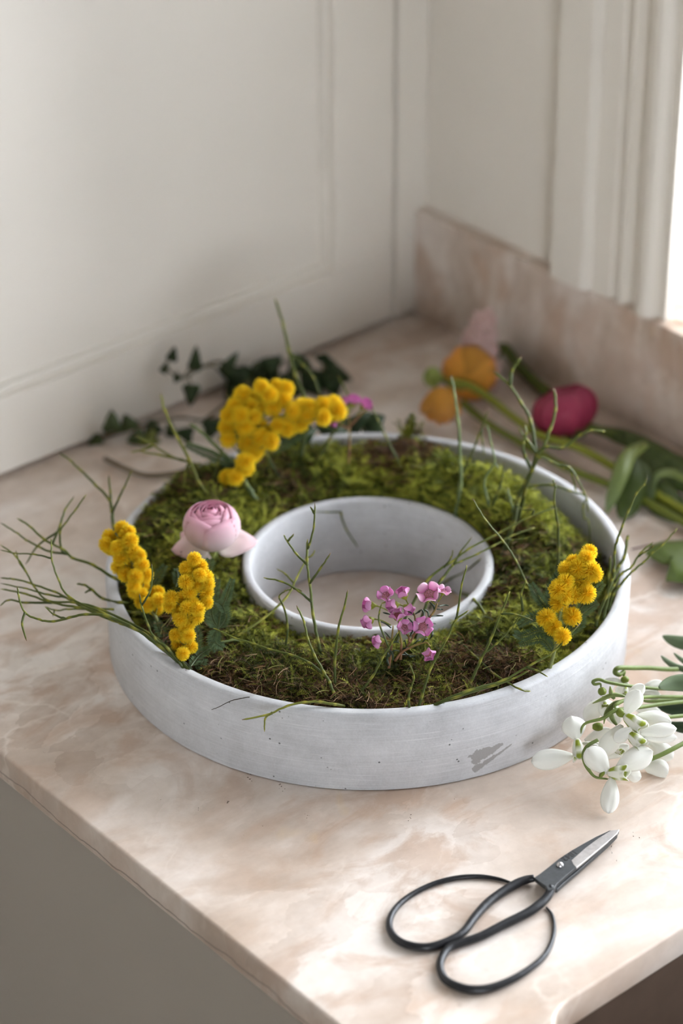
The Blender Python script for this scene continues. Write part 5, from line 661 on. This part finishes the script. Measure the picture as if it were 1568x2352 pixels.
big_mesh('dry_fibres', np.concatenate(vv) - np.array(mr.loc), np.concatenate(tt), np.concatenate(cc), M['moss'], mr)

# ------------------------------------------------------------------ bilberry twigs
TCOL = {0: ((.038, .054, .008), (.092, .110, .014), (.36, .33, .04)), 1: ((.085, .095, .012), (.18, .19, .025), (.40, .36, .05)),
        2: ((.085, .120, .045), (.135, .175, .06), (.28, .32, .10)), 3: ((.03, .02, .012), (.03, .02, .012), (.05, .03, .02))}
for label, r1, colk, segs in TWIGS:
    t = thing('bilberry_twig' if colk != 3 else 'wiry_strand', label, 'twig', segs[0][0], 'twigs stuck into the moss')
    ca, cb, cn = TCOL[colk]; st = None
    for si, seg in enumerate(segs):
        K = 5; P = spline(seg, K); m = len(P); b = MB(); rad, cs = [], []; r0 = r1 * (.74 if (Vector(segs[0][0]) - Vector(CAM_POS)).length < 1.52 else .98)
        ra = r0 if si == 0 else r0 * .72; rb = ra * (.50 if si == 0 else .55)
        for i in range(m):
            f = i / (m - 1); q = ra + (rb - ra) * f; c = [ca[j] + (cb[j] - ca[j]) * f for j in range(3)]
            if colk != 3:
                if i % K == 0 and 0 < i < m - 1: q *= 1.16; c = [c[j] * .5 + cn[j] * .5 for j in range(3)]
                if i == m - 1: q *= .35; c = [.16, .075, .04] if (si + len(label)) % 3 else list(cn)
            rad.append(q); cs.append(tuple(c))
            P[i] = P[i] + Vector((random.uniform(-1, 1), random.uniform(-1, 1), random.uniform(-1, 1))) * ra * .18
        b.tube(P, rad, 6, cs, flat=.8)
        if si == 0: st = b.build('stem', M['twig'], t, True)
        else: b.build('side_shoot', M['twig'], t, True)

# ------------------------------------------------------------------ ferny leaf (mimosa): a midrib with a comb of leaflets
def ferny(mb, pts, ln, side_hint=None):
    P = spline(pts, 8); m = len(P)
    mb.tube(P, [.0006 * (1 - .6 * i / m) for i in range(m)], 5, (.075, .105, .040))
    tot = sum((P[i + 1] - P[i]).length for i in range(m - 1)); cnt = max(10, int(tot / .0009))
    for i in range(1, cnt):
        f = i / cnt; x = f * (m - 1); k = min(m - 2, int(x)); p = P[k].lerp(P[k + 1], x - k); d = (P[k + 1] - P[k]).normalized()
        view = (Vector(CAM_POS) - p).normalized(); nn = (Vector((0, 0, 1)) * .6 + view * .6).normalized()
        s = d.cross(nn).normalized(); up = s.cross(d)
        l = ln * min(1, f * 5 + .35) * (1 - .55 * max(0, f - .6) / .4)
        for sg in (-1, 1):
            dr = (s * sg * .9 + d * .5 + up * random.uniform(-.05, .22)).normalized(); w = .00062
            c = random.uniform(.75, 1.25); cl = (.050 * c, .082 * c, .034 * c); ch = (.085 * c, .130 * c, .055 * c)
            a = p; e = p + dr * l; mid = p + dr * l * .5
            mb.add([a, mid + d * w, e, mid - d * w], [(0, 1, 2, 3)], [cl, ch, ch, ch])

# fluffy ball heads, three meshes shared by all
def ball_mesh(seed, name):
    rs = random.Random(seed); b = MB()
    bm = bmesh.new(); bmesh.ops.create_icosphere(bm, subdivisions=2, radius=.24)
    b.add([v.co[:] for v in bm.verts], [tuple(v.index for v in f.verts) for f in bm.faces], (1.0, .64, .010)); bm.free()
    n = 640
    for i in range(n):
        z = 1 - 2 * (i + .5) / n; a = i * 2.39996; q = math.sqrt(1 - z * z)
        d = Vector((q * math.cos(a), q * math.sin(a), z)) + Vector((rs.uniform(-1, 1), rs.uniform(-1, 1), rs.uniform(-1, 1))) * .16
        d.normalize(); s = d.orthogonal().normalized(); w = d.cross(s)
        r1 = rs.uniform(.41, .53); p0, p1 = d * .2, d * r1
        bend = (s * rs.uniform(-1, 1) + w * rs.uniform(-1, 1)) * .035
        k0, k1 = .014, .012
        vs = [p0 + (s * math.cos(t) + w * math.sin(t)) * k0 for t in (0, 2.1, 4.2)] + [p1 + bend + (s * math.cos(t) + w * math.sin(t)) * k1 for t in (0, 2.1, 4.2)] + [p1 + bend + d * .014]
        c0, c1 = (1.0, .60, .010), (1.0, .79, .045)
        b.add(vs, [(0, 1, 4, 3), (1, 2, 5, 4), (2, 0, 3, 5), (3, 4, 6), (4, 5, 6), (5, 3, 6)], [c0] * 3 + [c1] * 4)
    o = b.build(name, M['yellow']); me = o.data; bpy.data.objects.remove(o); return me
BALLS = [ball_mesh(s, 'flower_head') for s in (1, 2, 3)]
for label, size, stem, balls, leaves in MIMOSA:
    t = thing('mimosa_sprig', label, 'flower', stem[0], 'mimosa sprigs in the planter')
    P = spline(stem, 4); b = MB(); b.tube(P, [.0011 - .0006 * i / len(P) for i in range(len(P))], 7, (.19, .21, .075))
    for q in balls:
        q = Vector(q); k = min(range(len(P)), key=lambda i: (P[i] - q).length + .004 * (P[i].z > q.z)); k = max(0, k - 2)
        b.tube([P[k], P[k].lerp(q, .5) - Vector((0, 0, .001)), q], [.0005, .0004, .0004], 5, (.32, .30, .06))
    b.build('stem', M['twig'], t)
    for q in balls:
        o = bpy.data.objects.new('flower_head', random.choice(BALLS)); COL.objects.link(o); o.parent = t.o
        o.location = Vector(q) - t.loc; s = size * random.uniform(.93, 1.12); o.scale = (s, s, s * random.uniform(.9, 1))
        o.rotation_euler = (random.uniform(0, 6), random.uniform(0, 6), random.uniform(0, 6))
    for l in leaves:
        b = MB(); ferny(b, l, .0046); b.build('leaf', M['fern'], t, False)

# ------------------------------------------------------------------ petals and leaves as curved sheets
def sheet(mb, base, tip, width, cA, cB, shape=(1.0, .8), cup=.25, arch=0.0, nh=14, nw=8, face=None, veins=0, notch=0, wob=0.0):
    base, tip = Vector(base), Vector(tip); ax = tip - base; ln = ax.length; d = ax / ln
    view = face if face is not None else (Vector(CAM_POS) - base).normalized()
    s = d.cross(view)
    s = s.normalized() if s.length > 1e-4 else d.orthogonal().normalized()
    nrm = s.cross(d).normalized()
    P, C = [], []
    sd = random.uniform(0, 9)
    for i in range(nh + 1):
        u = i / nh; w = width / 2 * max(.03, math.sin(PI * min(1, .06 + .94 * u) ** shape[0])) ** shape[1]
        if u > .995: w = width * .02
        row, crow = [], []
        for j in range(nw + 1):
            v = 2 * j / nw - 1
            p = base + ax * u + s * (v * w) - nrm * (cup * w * v * v) + nrm * (arch * ln * math.sin(PI * u))
            if notch: p -= d * (notch * (1 - abs(v)) * max(0, u - .7) * ln)
            if wob: p += nrm * wob * noise.noise(Vector((u * 2.2 + sd, v * 1.8, sd)))
            if veins: p += nrm * (width * .008 * math.cos(v * veins * PI))
            row.append(p); crow.append(tuple(cA[k] + (cB[k] - cA[k]) * u for k in range(3)))
        P.append(row); C.append(crow)
    mb.grid(P, C)

# ------------------------------------------------------------------ waxflower
WPK = {0: ((.74, .30, .60), (.80, .48, .68)), 1: ((.72, .27, .58), (.76, .40, .62)), 2: ((.93, .72, .83), (.75, .25, .55)), 3: ((.66, .22, .52), (.66, .25, .54))}
def wax_flower(t, pos, nrm, size, kind, stalk):
    pos, z = Vector(pos), Vector(nrm).normalized(); s = z.orthogonal().normalized(); w = z.cross(s); r = size / 2 * (1.28 if kind in (0, 3) else 1.05)
    b = MB(); m = 10; op = {0: 22, 1: 40, 2: 50, 3: 24}[kind]
    prof = [(-.95, .16), (-.75, .26), (-.4, .52), (-.1, .60), (0, .56), (.02, .3)]
    vs, cs = [], []
    for h, q in prof:
        for k in range(m):
            a = 2 * PI * k / m; vs.append(pos + z * h * r + (s * math.cos(a) + w * math.sin(a)) * q * r)
            cs.append((.33, .36, .05) if h < -.05 else (.52, .20, .26))
    b.add(vs, [(i * m + k, i * m + (k + 1) % m, (i + 1) * m + (k + 1) % m, (i + 1) * m + k) for i in range(len(prof) - 1) for k in range(m)] + [tuple((len(prof) - 1) * m + k for k in range(m))], cs)
    b.tube(spline([Vector(stalk), Vector(stalk).lerp(pos - z * r * .9, .6) - z * r * .25, pos - z * r * .85], 3), [.0004] * 6 + [.0006], 5, (.26, .27, .05))
    if kind in (1, 2):
        for k in range(9):
            a = 2 * PI * k / 9; p0 = pos + (s * math.cos(a) + w * math.sin(a)) * r * .38; p1 = p0 + z * r * .30 - (s * math.cos(a) + w * math.sin(a)) * r * random.uniform(.05, .16)
            b.tube([p0, p1, p1 + z * r * .07], [.00012, .0001, .00022], 4, [(.75, .45, .6), (.75, .45, .6), (.03, .004, .015)])
        b.tube([pos, pos + z * r * .5], [.00016, .00010], 5, (.8, .5, .65))
    o = b.build('flower', M['petal'], t)
    fr = sub(o, t); cA, cB = WPK[kind]
    rot = random.uniform(0, 6)
    for k in range(5):
        a = 2 * PI * k / 5 + rot; rad = s * math.cos(a) + w * math.sin(a); tl = math.radians(op + random.uniform(-9, 9))
        base = pos + rad * r * .48 - z * r * .04
        tip = base + (rad * math.sin(tl) + z * math.cos(tl)) * r * .98 - rad * (r * .35 if kind in (0, 3) else 0)
        b = MB(); f = (z * math.sin(tl) - rad * math.cos(tl)).normalized()
        va = random.uniform(.85, 1.1)
        sheet(b, base, tip, r * (1.3 if kind in (0, 3) else 1.32), tuple(min(1, x * va) for x in cB), tuple(min(1, x * va) for x in cA), (.95, .42), .30, -.16, 9, 6, face=f)
        b.build('petal', M['petal'], fr, True, solid=.00022)
for label, stems, flowers, needles in WAXFLOWER:
    t = thing('waxflower_sprig', label, 'flower', stems[0][0], 'waxflower sprigs in the planter')
    b = MB()
    for i, s in enumerate(stems):
        P = spline(s, 4); b.tube(P, [.0008 - .0004 * k / len(P) for k in range(len(P))], 6, [(.20, .095, .045)] * (len(P) // 2) + [(.24, .17, .05)] * (len(P) - len(P) // 2))
    b.build('stem', M['twig'], t)
    for s in needles:
        P = spline(s, 4); m = len(P); b = MB(); b.tube(P, [.0003 + .0004 * math.sin(PI * (k + .5) / m) for k in range(m)], 5, (.035, .055, .028), flat=.6); b.build('needle_leaf', M['leaf'], t)
    for f in flowers: wax_flower(t, *f)

# ------------------------------------------------------------------ ranunculus heads
def ranunculus(t, c, axis, Rr, Hh, layers, cols, open_deg, per=5, flare=0.0):
    """layers of bowl-shaped petals around an axis; c is the base of the head"""
    c, z = Vector(c), Vector(axis).normalized(); s = z.orthogonal().normalized(); w = z.cross(s)
    cb, cm, ct = cols
    for L_ in range(layers):
        k = L_ / max(1, layers - 1); rr = Rr * (1 - .80 * k); hh = Hh * (1 - .12 * k)
        top = math.radians(open_deg[0] + (open_deg[1] - open_deg[0]) * k)
        n = max(3, per - (L_ // 2)); vary = .05 if cols[0][1] > .7 else .22
        for p in range(n):
            a0 = 2 * PI * p / n + L_ * .9 + random.uniform(-.15, .15); half = PI / n * 1.45
            tj = top + math.radians(random.uniform(-7, 7)); P, C = [], []; pf = 1 + random.uniform(-vary, vary * .6); ro = 1 + random.uniform(-.02, .05) * (vary > .1)
            nh, nw = 10, 8
            for i in range(nh + 1):
                u = i / nh; row, crow = [], []
                for j in range(nw + 1):
                    v = 2 * j / nw - 1
                    lat = -PI / 2 + (tj + PI / 2) * u * (1 - .10 * v * v * u)
                    a = a0 + half * v * (.35 + .65 * math.sin(PI * min(.62, u * .75 + .02)))
                    q = rr * ro * (1 + .018 * (p % 2) - .012 * v + .05 * max(0, u - .8) * math.cos(a * 5 + p))
                    rad = q * math.cos(lat) + flare * rr * max(0, u - .45) ** 1.5 * (1 + .5 * noise.noise(Vector((a * 2.2, L_ * 3.1, p)))); h = hh / 2 * (1 + math.sin(lat)) + .004 * k
                    row.append(c + z * h + (s * math.cos(a) + w * math.sin(a)) * rad)
                    cu_ = [cb[x] + (cm[x] - cb[x]) * min(1, u * 1.6) for x in range(3)]
                    g = max(0, (u - .62) / .38) * (.65 + .35 * k); crow.append(tuple(min(1, pf * (cu_[x] + (ct[x] - cu_[x]) * g)) for x in range(3)))
                P.append(row); C.append(crow)
            b = MB(); b.grid(P, C); b.build('petal', M['petal'], t, True, solid=.0003)

HD = HEADS
pk0 = Vector(HD['pink'][0])
t = thing('pink_ranunculus', 'pale pink ranunculus with closed globe head and loose lower petals, set in the moss', 'flower', (pk0.x, pk0.y, .05))
pc = ((.92, .85, .82), (.90, .74, .77), (.86, .42, .58))
ranunculus(t, pk0, (-.06, -.10, 1), .0172, .0285, 6, pc, (50, 68))
for tip, wd, up in HD['pink_loose']:
    b = MB(); sheet(b, pk0 + (Vector(tip) - pk0) * .12 + Vector((0, 0, .002)), tip, wd, (.92, .85, .80), (.87, .64, .69), (.62, .6), .30, .10, 12, 8, face=Vector((-.3, -.35, .9)), wob=.002)
    b.build('loose_petal', M['petal'], t, True, solid=.0003)
b = MB(); b.tube(spline([pk0 + Vector((0, 0, .003)), pk0 + Vector((.001, -.002, -.012)), (pk0.x + .004, pk0.y - .003, .045)], 4), [.0022] * 5 + [.0019] * 4, 10, (.17, .21, .045)); b.build('stem', M['twig'], t)
for a in (0.3, 2.2, 4.1):
    b = MB(); sheet(b, pk0, pk0 + Vector((math.cos(a) * .011, math.sin(a) * .011, -.004)), .006, (.20, .25, .05), (.26, .29, .07), (.8, .8), .2, .2, 7, 4, face=Vector((0, 0, 1))); b.build('sepal', M['leaf'], t, True, solid=.0003)

def stem_of(t, pts, r, col):
    b = MB(); P = spline(pts, 6); b.tube(P, r, 9, col); b.build('stem', M['twig'], t)
OR = ((.80, .40, .06), (.84, .42, .07), (.86, .46, .13))
t = thing('orange_ranunculus', 'orange ranunculus turned face down with a thick arched stem by the upstand', 'flower', STEM_ORANGE[3])
hc = Vector(HD['orange']); ranunculus(t, hc + Vector((-.006, -.003, .008)), (.75, .45, -.25), .0160, .025, 4, OR, (14, 40), flare=.6); stem_of(t, STEM_ORANGE, .0030, (.20, .215, .020))
t = thing('orange_ranunculus', 'lower orange ranunculus lying against the back of the planter', 'flower', HD['orange_low'])
hc = Vector(HD['orange_low']); ranunculus(t, hc + Vector((.002, .004, .024)), (-.25, -.22, -.9), .0125, .032, 4, OR, (14, 40), flare=.35); stem_of(t, STEM_ORANGE_LOW, .0028, (.13, .155, .018))
t = thing('ranunculus_bud', 'small round green ranunculus bud beside the upper orange flower', 'flower', HD['bud'])
b = MB(); bc = Vector(HD['bud']); b.lathe([(.0001, -.0075), (.004, -.006), (.0066, -.002), (.0064, .003), (.004, .0068), (.0001, .008)], bc, 16, (.34, .42, .10), closed=False); bo = b.build('bud', M['leaf'], t)
for k in range(4):
    a = k * PI / 2; b = MB(); sheet(b, bc + Vector((0, 0, -.0075)), bc + Vector((math.cos(a) * .0085, math.sin(a) * .0085, .001)), .007, (.18, .24, .05), (.28, .34, .08), (.8, .8), .3, -.25, 7, 4, face=Vector((math.cos(a), math.sin(a), .2))); b.build('sepal', M['leaf'], t, True, solid=.0003)
b = MB(); b.tube(spline([bc + Vector((.006, -.002, -.001)), Vector(STEM_ORANGE[0]) + Vector((.002, -.004, -.003)), STEM_ORANGE[1]], 4), .0022, 8, (.17, .19, .03)); b.build('stem', M['twig'], t)
t = thing('magenta_ranunculus', 'magenta ranunculus lying on its side at the foot of the upstand', 'flower', HD['magenta'])
MG = ((.42, .045, .09), (.50, .06, .125), (.56, .12, .19))
hc = Vector(HD['magenta']); ranunculus(t, hc, (-.02, .50, .85), .0225, .036, 6, MG, (50, 66), per=6, flare=.06); stem_of(t, STEM_MAGENTA, .0034, (.10, .13, .022))
b = MB(); sheet(b, STEM_MAGENTA[0], Vector(STEM_MAGENTA[0]) + Vector((-.012, -.004, .004)), .012, (.09, .12, .02), (.12, .15, .03), (.8, .8), .3, .1, 7, 4); b.build('sepal', M['leaf'], t, True, solid=.0004)
for a in (3.4, 4.3, 5.4, .2):
    b = MB(); sheet(b, hc, hc + Vector((math.cos(a) * .015, math.sin(a) * .012, .010 + .004 * math.sin(a * 3))), .010, (.05, .07, .012), (.09, .12, .02), (.8, .8), .3, .15, 8, 4, face=Vector((-.5, -.6, .6))); b.build('sepal', M['leaf'], t, True, solid=.0004)
# pale pink flower spike leaning on the upstand
p0, p1 = Vector(HD['pale0']), Vector(HD['pale1'])
t = thing('stock_flower', 'blurred pale pink flower spike leaning toward the upstand in the corner', 'flower', p0)
b = MB(); b.tube([p0 - (p1 - p0) * .15, p1], [.0025, .001], 7, (.15, .19, .04)); b.build('stem', M['twig'], t)
ax = (p1 - p0).normalized(); sx = ax.orthogonal().normalized(); sy = ax.cross(sx)
for k in range(34):
    f = (k + .5) / 34; a = k * 2.4; rad = .018 * (1 - f) ** .7 + .004; q = p0.lerp(p1, f); d = sx * math.cos(a) + sy * math.sin(a)
    b = MB()
    for j in range(4):
        e = d.orthogonal().normalized(); e2 = d.cross(e); an = j * PI / 2 + k
        dr = (e * math.cos(an) + e2 * math.sin(an)) * .9 + d * .6
        sheet(b, q + d * rad * .5, q + d * rad * .6 + dr.normalized() * (.011 - .004 * f), .011 - .004 * f, (.80, .62, .56), (.86, .66, .64), (.7, .6), .2, .1, 5, 4, face=d)
    b.build('floret', M['petal'], t, True, solid=.0003)
stem_t = thing('cut_stem', 'green cut stem running from the pale flower spike along the upstand', 'stem', STEM_PALE[0])
b = MB(); b.tube(spline(STEM_PALE, 5), .0042, 8, (.085, .11, .016)); b.build('stalk', M['twig'], stem_t)

# ranunculus foliage at the right, ivy at the left
def ribbon_leaf(mb, pts, width, cA, cB, cup=.35, shape=(.85, .7), nw=6, k=5, face=None, tipped=0):
    P = spline(pts, k); m = len(P); G, C = [], []
    for i, p in enumerate(P):
        u = i / (m - 1); d = (P[min(m - 1, i + 1)] - P[max(0, i - 1)]).normalized()
        view = face if face is not None else ((Vector(CAM_POS) - p).normalized() * .6 + Vector((0, 0, .5))).normalized()
        s = d.cross(view).normalized(); nn = s.cross(d)
        w = width / 2 * max(.04, math.sin(PI * (.08 + .90 * u) ** shape[0])) ** shape[1]
        if tipped: w = width / 2 * max(.03, 1 - (1 - min(1, u / tipped)) ** 2) ** .62
        row, crow = [], []
        for j in range(nw + 1):
            v = 2 * j / nw - 1; row.append(p + s * v * w - nn * cup * w * (abs(v) ** 1.5)); g = .8 + .3 * abs(v)
            crow.append(tuple((cA[x] + (cB[x] - cA[x]) * u) * g for x in range(3)))
        G.append(row); C.append(crow)
    mb.grid(G, C)
for label, pts, wd, k in FOLD_LEAVES:
    b = MB(); cols = [((.20, .24, .05), (.17, .23, .085)), ((.055, .080, .014), (.075, .115, .022))][k]
    ribbon_leaf(b, pts, wd, *cols, cup=.5 if k == 0 else .25)
    o = b.build('ranunculus_leaf', M['leaf'], None, True, solid=.0004); tag(o, label, 'leaf', 'cut foliage by the stems')
t = thing('lobed_leaf', 'blurred green lobed leaf lying on the worktop beyond the planter', 'leaf', LOBED_LEAF[5])
b = MB(); n = len(LOBED_LEAF); cpt = sum((Vector(p) for p in LOBED_LEAF), Vector()) / n
b.add([cpt + Vector((0, 0, .004))] + [Vector(p) + Vector((0, 0, .0015 * math.sin(i * 2.1))) for i, p in enumerate(LOBED_LEAF)] + [cpt.lerp(Vector(p), .55) + Vector((0, 0, .005)) for p in LOBED_LEAF],
      [(0, 1 + n + i, 1 + n + (i + 1) % n) for i in range(n)] + [(1 + n + i, 1 + i, 1 + (i + 1) % n, 1 + n + (i + 1) % n) for i in range(n)], (.12, .17, .035))
b.build('blade', M['leaf'], t, True, solid=.0004)
b = MB(); b.tube([LOBED_LEAF[3], Vector(LOBED_LEAF[3]) + Vector((-.010, .008, -.003))], [.0008, .0006], 6, (.10, .04, .05)); b.build('leaf_stalk', M['twig'], t)

for si, (label, st, lv) in enumerate(IVY):
    t = thing('ivy_sprig', label, 'ivy', st[0], 'ivy cuttings behind the planter')
    b = MB(); P = spline(st, 5); b.tube(P, [.0013 - .0005 * i / len(P) for i in range(len(P))], 6, (.10, .075, .035))
    for a, e, wd in lv:
        a = Vector(a); k = min(range(len(P)), key=lambda i: (P[i] - a).length); b.tube([P[k], P[k].lerp(a, .5) + Vector((0, 0, .003)), a], .0006, 5, (.13, .12, .045))
    b.build('stem', M['twig'], t)
    for j, (a, e, wd) in enumerate(lv):
        a, e = Vector(a), Vector(e); d = (e - a); ln = d.length; d.normalize(); view = ((Vector(CAM_POS) - a).normalized() + Vector((0, 0, .3))).normalized(); s = d.cross(view).normalized(); nn = s.cross(d)
        out = [(0, 0), (-.12, .28), (.05, .52), (.22, .50), (.36, .38), (.50, .34), (.75, .20), (1, 0), (.75, -.20), (.50, -.34), (.36, -.38), (.22, -.50), (.05, -.52), (-.12, -.28)]
        b = MB(); m = len(out); ctr = a + d * ln * .32
        ed = [a + d * ln * u + s * wd * v - nn * wd * .22 * abs(v) for u, v in out]
        if si == 1: wd *= 1.3; ed = [a + d * ln * 1.15 * u + s * wd * v - nn * wd * .22 * abs(v) for u, v in out]
        if si == 2 and j == 8: cl = (.15, .17, .03)
        elif si == 0 and j == 6 or si == 2 and j < 4: cl = (.075, .105, .035)
        else: cl = random.choice([(.020, .040, .010), (.026, .050, .012), (.032, .055, .016)])
        b.add([ctr + nn * wd * .10] + ed, [(0, 1 + i, 1 + (i + 1) % m) for i in range(m)], cl); b.build('leaf', M['leaf'], t, True, solid=.0003)
t = thing('dry_stalk', 'thin bent brownish stalk lying on the worktop at the back of the planter', 'stem', DRY_STALK[0])
b = MB(); b.tube(spline(DRY_STALK, 5), .0017, 7, (.13, .10, .055)); b.build('stalk', M['twig'], t)

# ------------------------------------------------------------------ snowdrops
WHITE, WHITE2, GRN, OVA = (.90, .90, .86), (.88, .88, .82), (.30, .36, .035), (.20, .255, .035)
for label, pets, cup, ov, stem, sr in SNOWDROPS:
    t = thing('snowdrop', label, 'flower', (pets[0][0][0], pets[0][0][1], .0), 'bunch of cut snowdrops beside the planter')
    for a, e, wd in pets:
        b = MB(); sheet(b, a, e, wd, WHITE2, WHITE, (1.45, .55), .42, .07, 18, 10, veins=6 if wd > .01 else 3, wob=.0008); b.build('petal', M['snow'], t, True, solid=.00035)
    a, e, wd = cup; a, e = Vector(a), Vector(e); d = (e - a).normalized(); s = d.orthogonal().normalized(); w = d.cross(s); ln = (e - a).length
    b = MB(); n = 30; pr = [(0, .35), (.12, .62), (.35, .86), (.6, .95), (.8, .93), (.92, .98), (1.0, 1.06), (.98, .90), (.80, .80), (.45, .70)]; vs, cs = [], []
    for i, (h, q) in enumerate(pr):
        for k in range(n):
            an = 2 * PI * k / n; lob = math.cos(3 * an); hh = h + (.10 * lob - .05 if h > .85 else 0)
            vs.append(a + d * ln * hh + (s * math.cos(an) + w * math.sin(an)) * wd / 2 * q * (1 + .05 * lob))
            g = lob > -.15 and (.10 < h < .40 or .62 < h < .93) and i < 6
            cs.append(GRN if g or (i == 8) else ((.62, .45, .10) if i == 9 and k % 5 == 0 else WHITE2))
    b.add(vs, [(i * n + k, i * n + (k + 1) % n, (i + 1) * n + (k + 1) % n, (i + 1) * n + k) for i in range(len(pr) - 1) for k in range(n)] + [tuple((len(pr) - 1) * n + k for k in range(n)), tuple(range(n - 1, -1, -1))], cs)
    b.build('inner_cup', M['snow'], t, True, label='white inner cup with green marks')
    if ov:
        a, e, wd = ov; a, e = Vector(a), Vector(e); b = MB(); P = [a.lerp(e, i / 8) for i in range(9)]
        b.tube(P, [wd / 2 * (.30 + .72 * math.sin(PI * (.10 + .84 * i / 8)) ** .7) for i in range(9)], 12, OVA); b.build('ovary', M['leaf'], t, label='plump green ovary')
    P = spline(stem, 6); m = len(P); b = MB()
    thin = 2 if len(stem) > 5 else 1
    b.tube(P, [sr * .85 * (.45 + .55 * min(1, i / (6 * thin + 2))) for i in range(m)], 8, [(.17 - .03 * i / m, .22 - .03 * i / m, .055) for i in range(m)]); b.build('stem', M['twig'], t)
t = None
for i, s in enumerate(SPATHES):
    b = MB(); P = spline(s, 6); m = len(P); ribbon_leaf(b, s, .0027, (.15, .20, .055), (.26, .31, .09), cup=.5, shape=(.8, .9), nw=4)
    o = b.build('snowdrop_spathe', M['leaf'], None, True, solid=.0004)
    tag(o, ['curved green spathe arching in front of the closed snowdrop', 'short green spathe hooked behind the plump ovary', 'pale spathe with a light tip pointing at the planter wall', 'short straight spathe standing up in the bunch'][i], 'leaf', 'snowdrop spathes')
for label, pts, wd, k in SNOWDROP_LEAVES:
    b = MB(); ribbon_leaf(b, pts, wd, *[((.17, .23, .125), (.10, .15, .075)), ((.045, .075, .038), (.05, .08, .04))][k], cup=.22, nw=8, k=9, face=Vector((-.35, -.45, .8)), tipped=.62)
    o = b.build('snowdrop_leaf', M['leaf'], None, True, solid=.0006); tag(o, label, 'leaf', 'snowdrop leaves')

# ------------------------------------------------------------------ scissors
S = SCISSORS
t = thing('scissors', 'black forged herb scissors with big loop handles lying in front of the planter', 'scissors', (S['rivet'][0], S['rivet'][1], 0))
def prism(poly, z0, z1, name, mat, parent, bev=.0004):
    b = MB(); n = len(poly); b.add([(x, y, z0) for x, y in poly] + [(x, y, z1) for x, y in poly], [(i, (i + 1) % n, (i + 1) % n + n, i + n) for i in range(n)] + [tuple(range(n - 1, -1, -1)), tuple(range(n, 2 * n))])
    return b.build(name, mat, parent, False, bevel=bev)
def ccw(p):
    a = sum(p[i][0] * p[(i + 1) % len(p)][1] - p[(i + 1) % len(p)][0] * p[i][1] for i in range(len(p))); return p if a > 0 else p[::-1]
def handle(pts, rad, z0, zr, parent):
    Q = [(p[0], p[1], max(zr[i] + .0002, .0004) + (z0 - zr[i]) * math.exp(-i / 1.1)) for i, p in enumerate(pts)]
    P = spline(Q, 5); m = len(P); rr = [zr[min(len(zr) - 1, int(i / 5))] * (1 - (i / 5 % 1)) + zr[min(len(zr) - 1, int(i / 5) + 1)] * (i / 5 % 1) for i in range(m)]
    b = MB(); b.tube(P, rr, 12, (1, 1, 1)); b.build('handle_loop', M['iron'], parent)
bl2 = prism(ccw(S['blade2']), .0016, .0042, 'blade', M['blade_iron'], t)
handle(S['loop2'], S['r2'], .0032, S['r2'], sub(bl2, t))
bl1 = prism(ccw(S['blade1']), .0043, .0070, 'blade', M['blade_iron'], t)
handle(S['loop1'], S['r1'], .0050, S['r1'], sub(bl1, t))
prism(ccw(S['edge']), .0060, .00715, 'cutting_edge', M['steel'], sub(bl1, t), .0002)
b = MB(); b.lathe([(.0001, .0017), (.0008, .0016), (.0015, .0011), (.0019, .0003), (.0020, 0), (.0018, -.004), (.0001, -.004)], (S['rivet'][0], S['rivet'][1], .0070), 20, closed=False); b.build('rivet', M['steel'], t)
tc = bpy.data.curves.new('stamp', 'FONT'); tc.body = '1842'; tc.align_x = 'CENTER'; tc.align_y = 'CENTER'; tc.size = .0052; tc.extrude = .00006; tc.offset = .00012
to = bpy.data.objects.new('tmp', tc); COL.objects.link(to)
me = bpy.data.meshes.new_from_object(to.evaluated_get(bpy.context.evaluated_depsgraph_get())); bpy.data.objects.remove(to)
ta, tb = Vector((*S['text'][0], 0)), Vector((*S['text'][1], 0)); ang = math.atan2(tb.y - ta.y, tb.x - ta.x)
mid = (ta + tb) / 2; ro_ = Matrix.Rotation(ang, 4, 'Z')
for v in me.vertices:
    v.co = ro_ @ v.co + Vector((mid.x, mid.y, .00706)) - t.loc
me.materials.clear(); me.materials.append(M['ink'])
so_ = bpy.data.objects.new('stamped_number', me); COL.objects.link(so_); so_.parent = bl1; so_['label'] = 'stamped number on the blade'

# ------------------------------------------------------------------ crumbs of soil fallen on the worktop
b = MB()
for p in SAND:
    for k in range(random.choice([1, 1, 2, 4])):
        q = Vector(p) + Vector((random.gauss(0, .0014), random.gauss(0, .0014), 0)); r = random.uniform(.00015, .0004)
        b.tube([q, q + Vector((random.uniform(-2, 2) * r, random.uniform(-2, 2) * r, random.uniform(0, .5) * r))], [r * .7, r * .4], 5, (.06, .035, .02))
o = b.build('soil_crumbs', M['crumb'], None, True, kind='stuff'); tag(o, 'scattered dark soil crumbs on the worktop in front of the planter', 'soil')
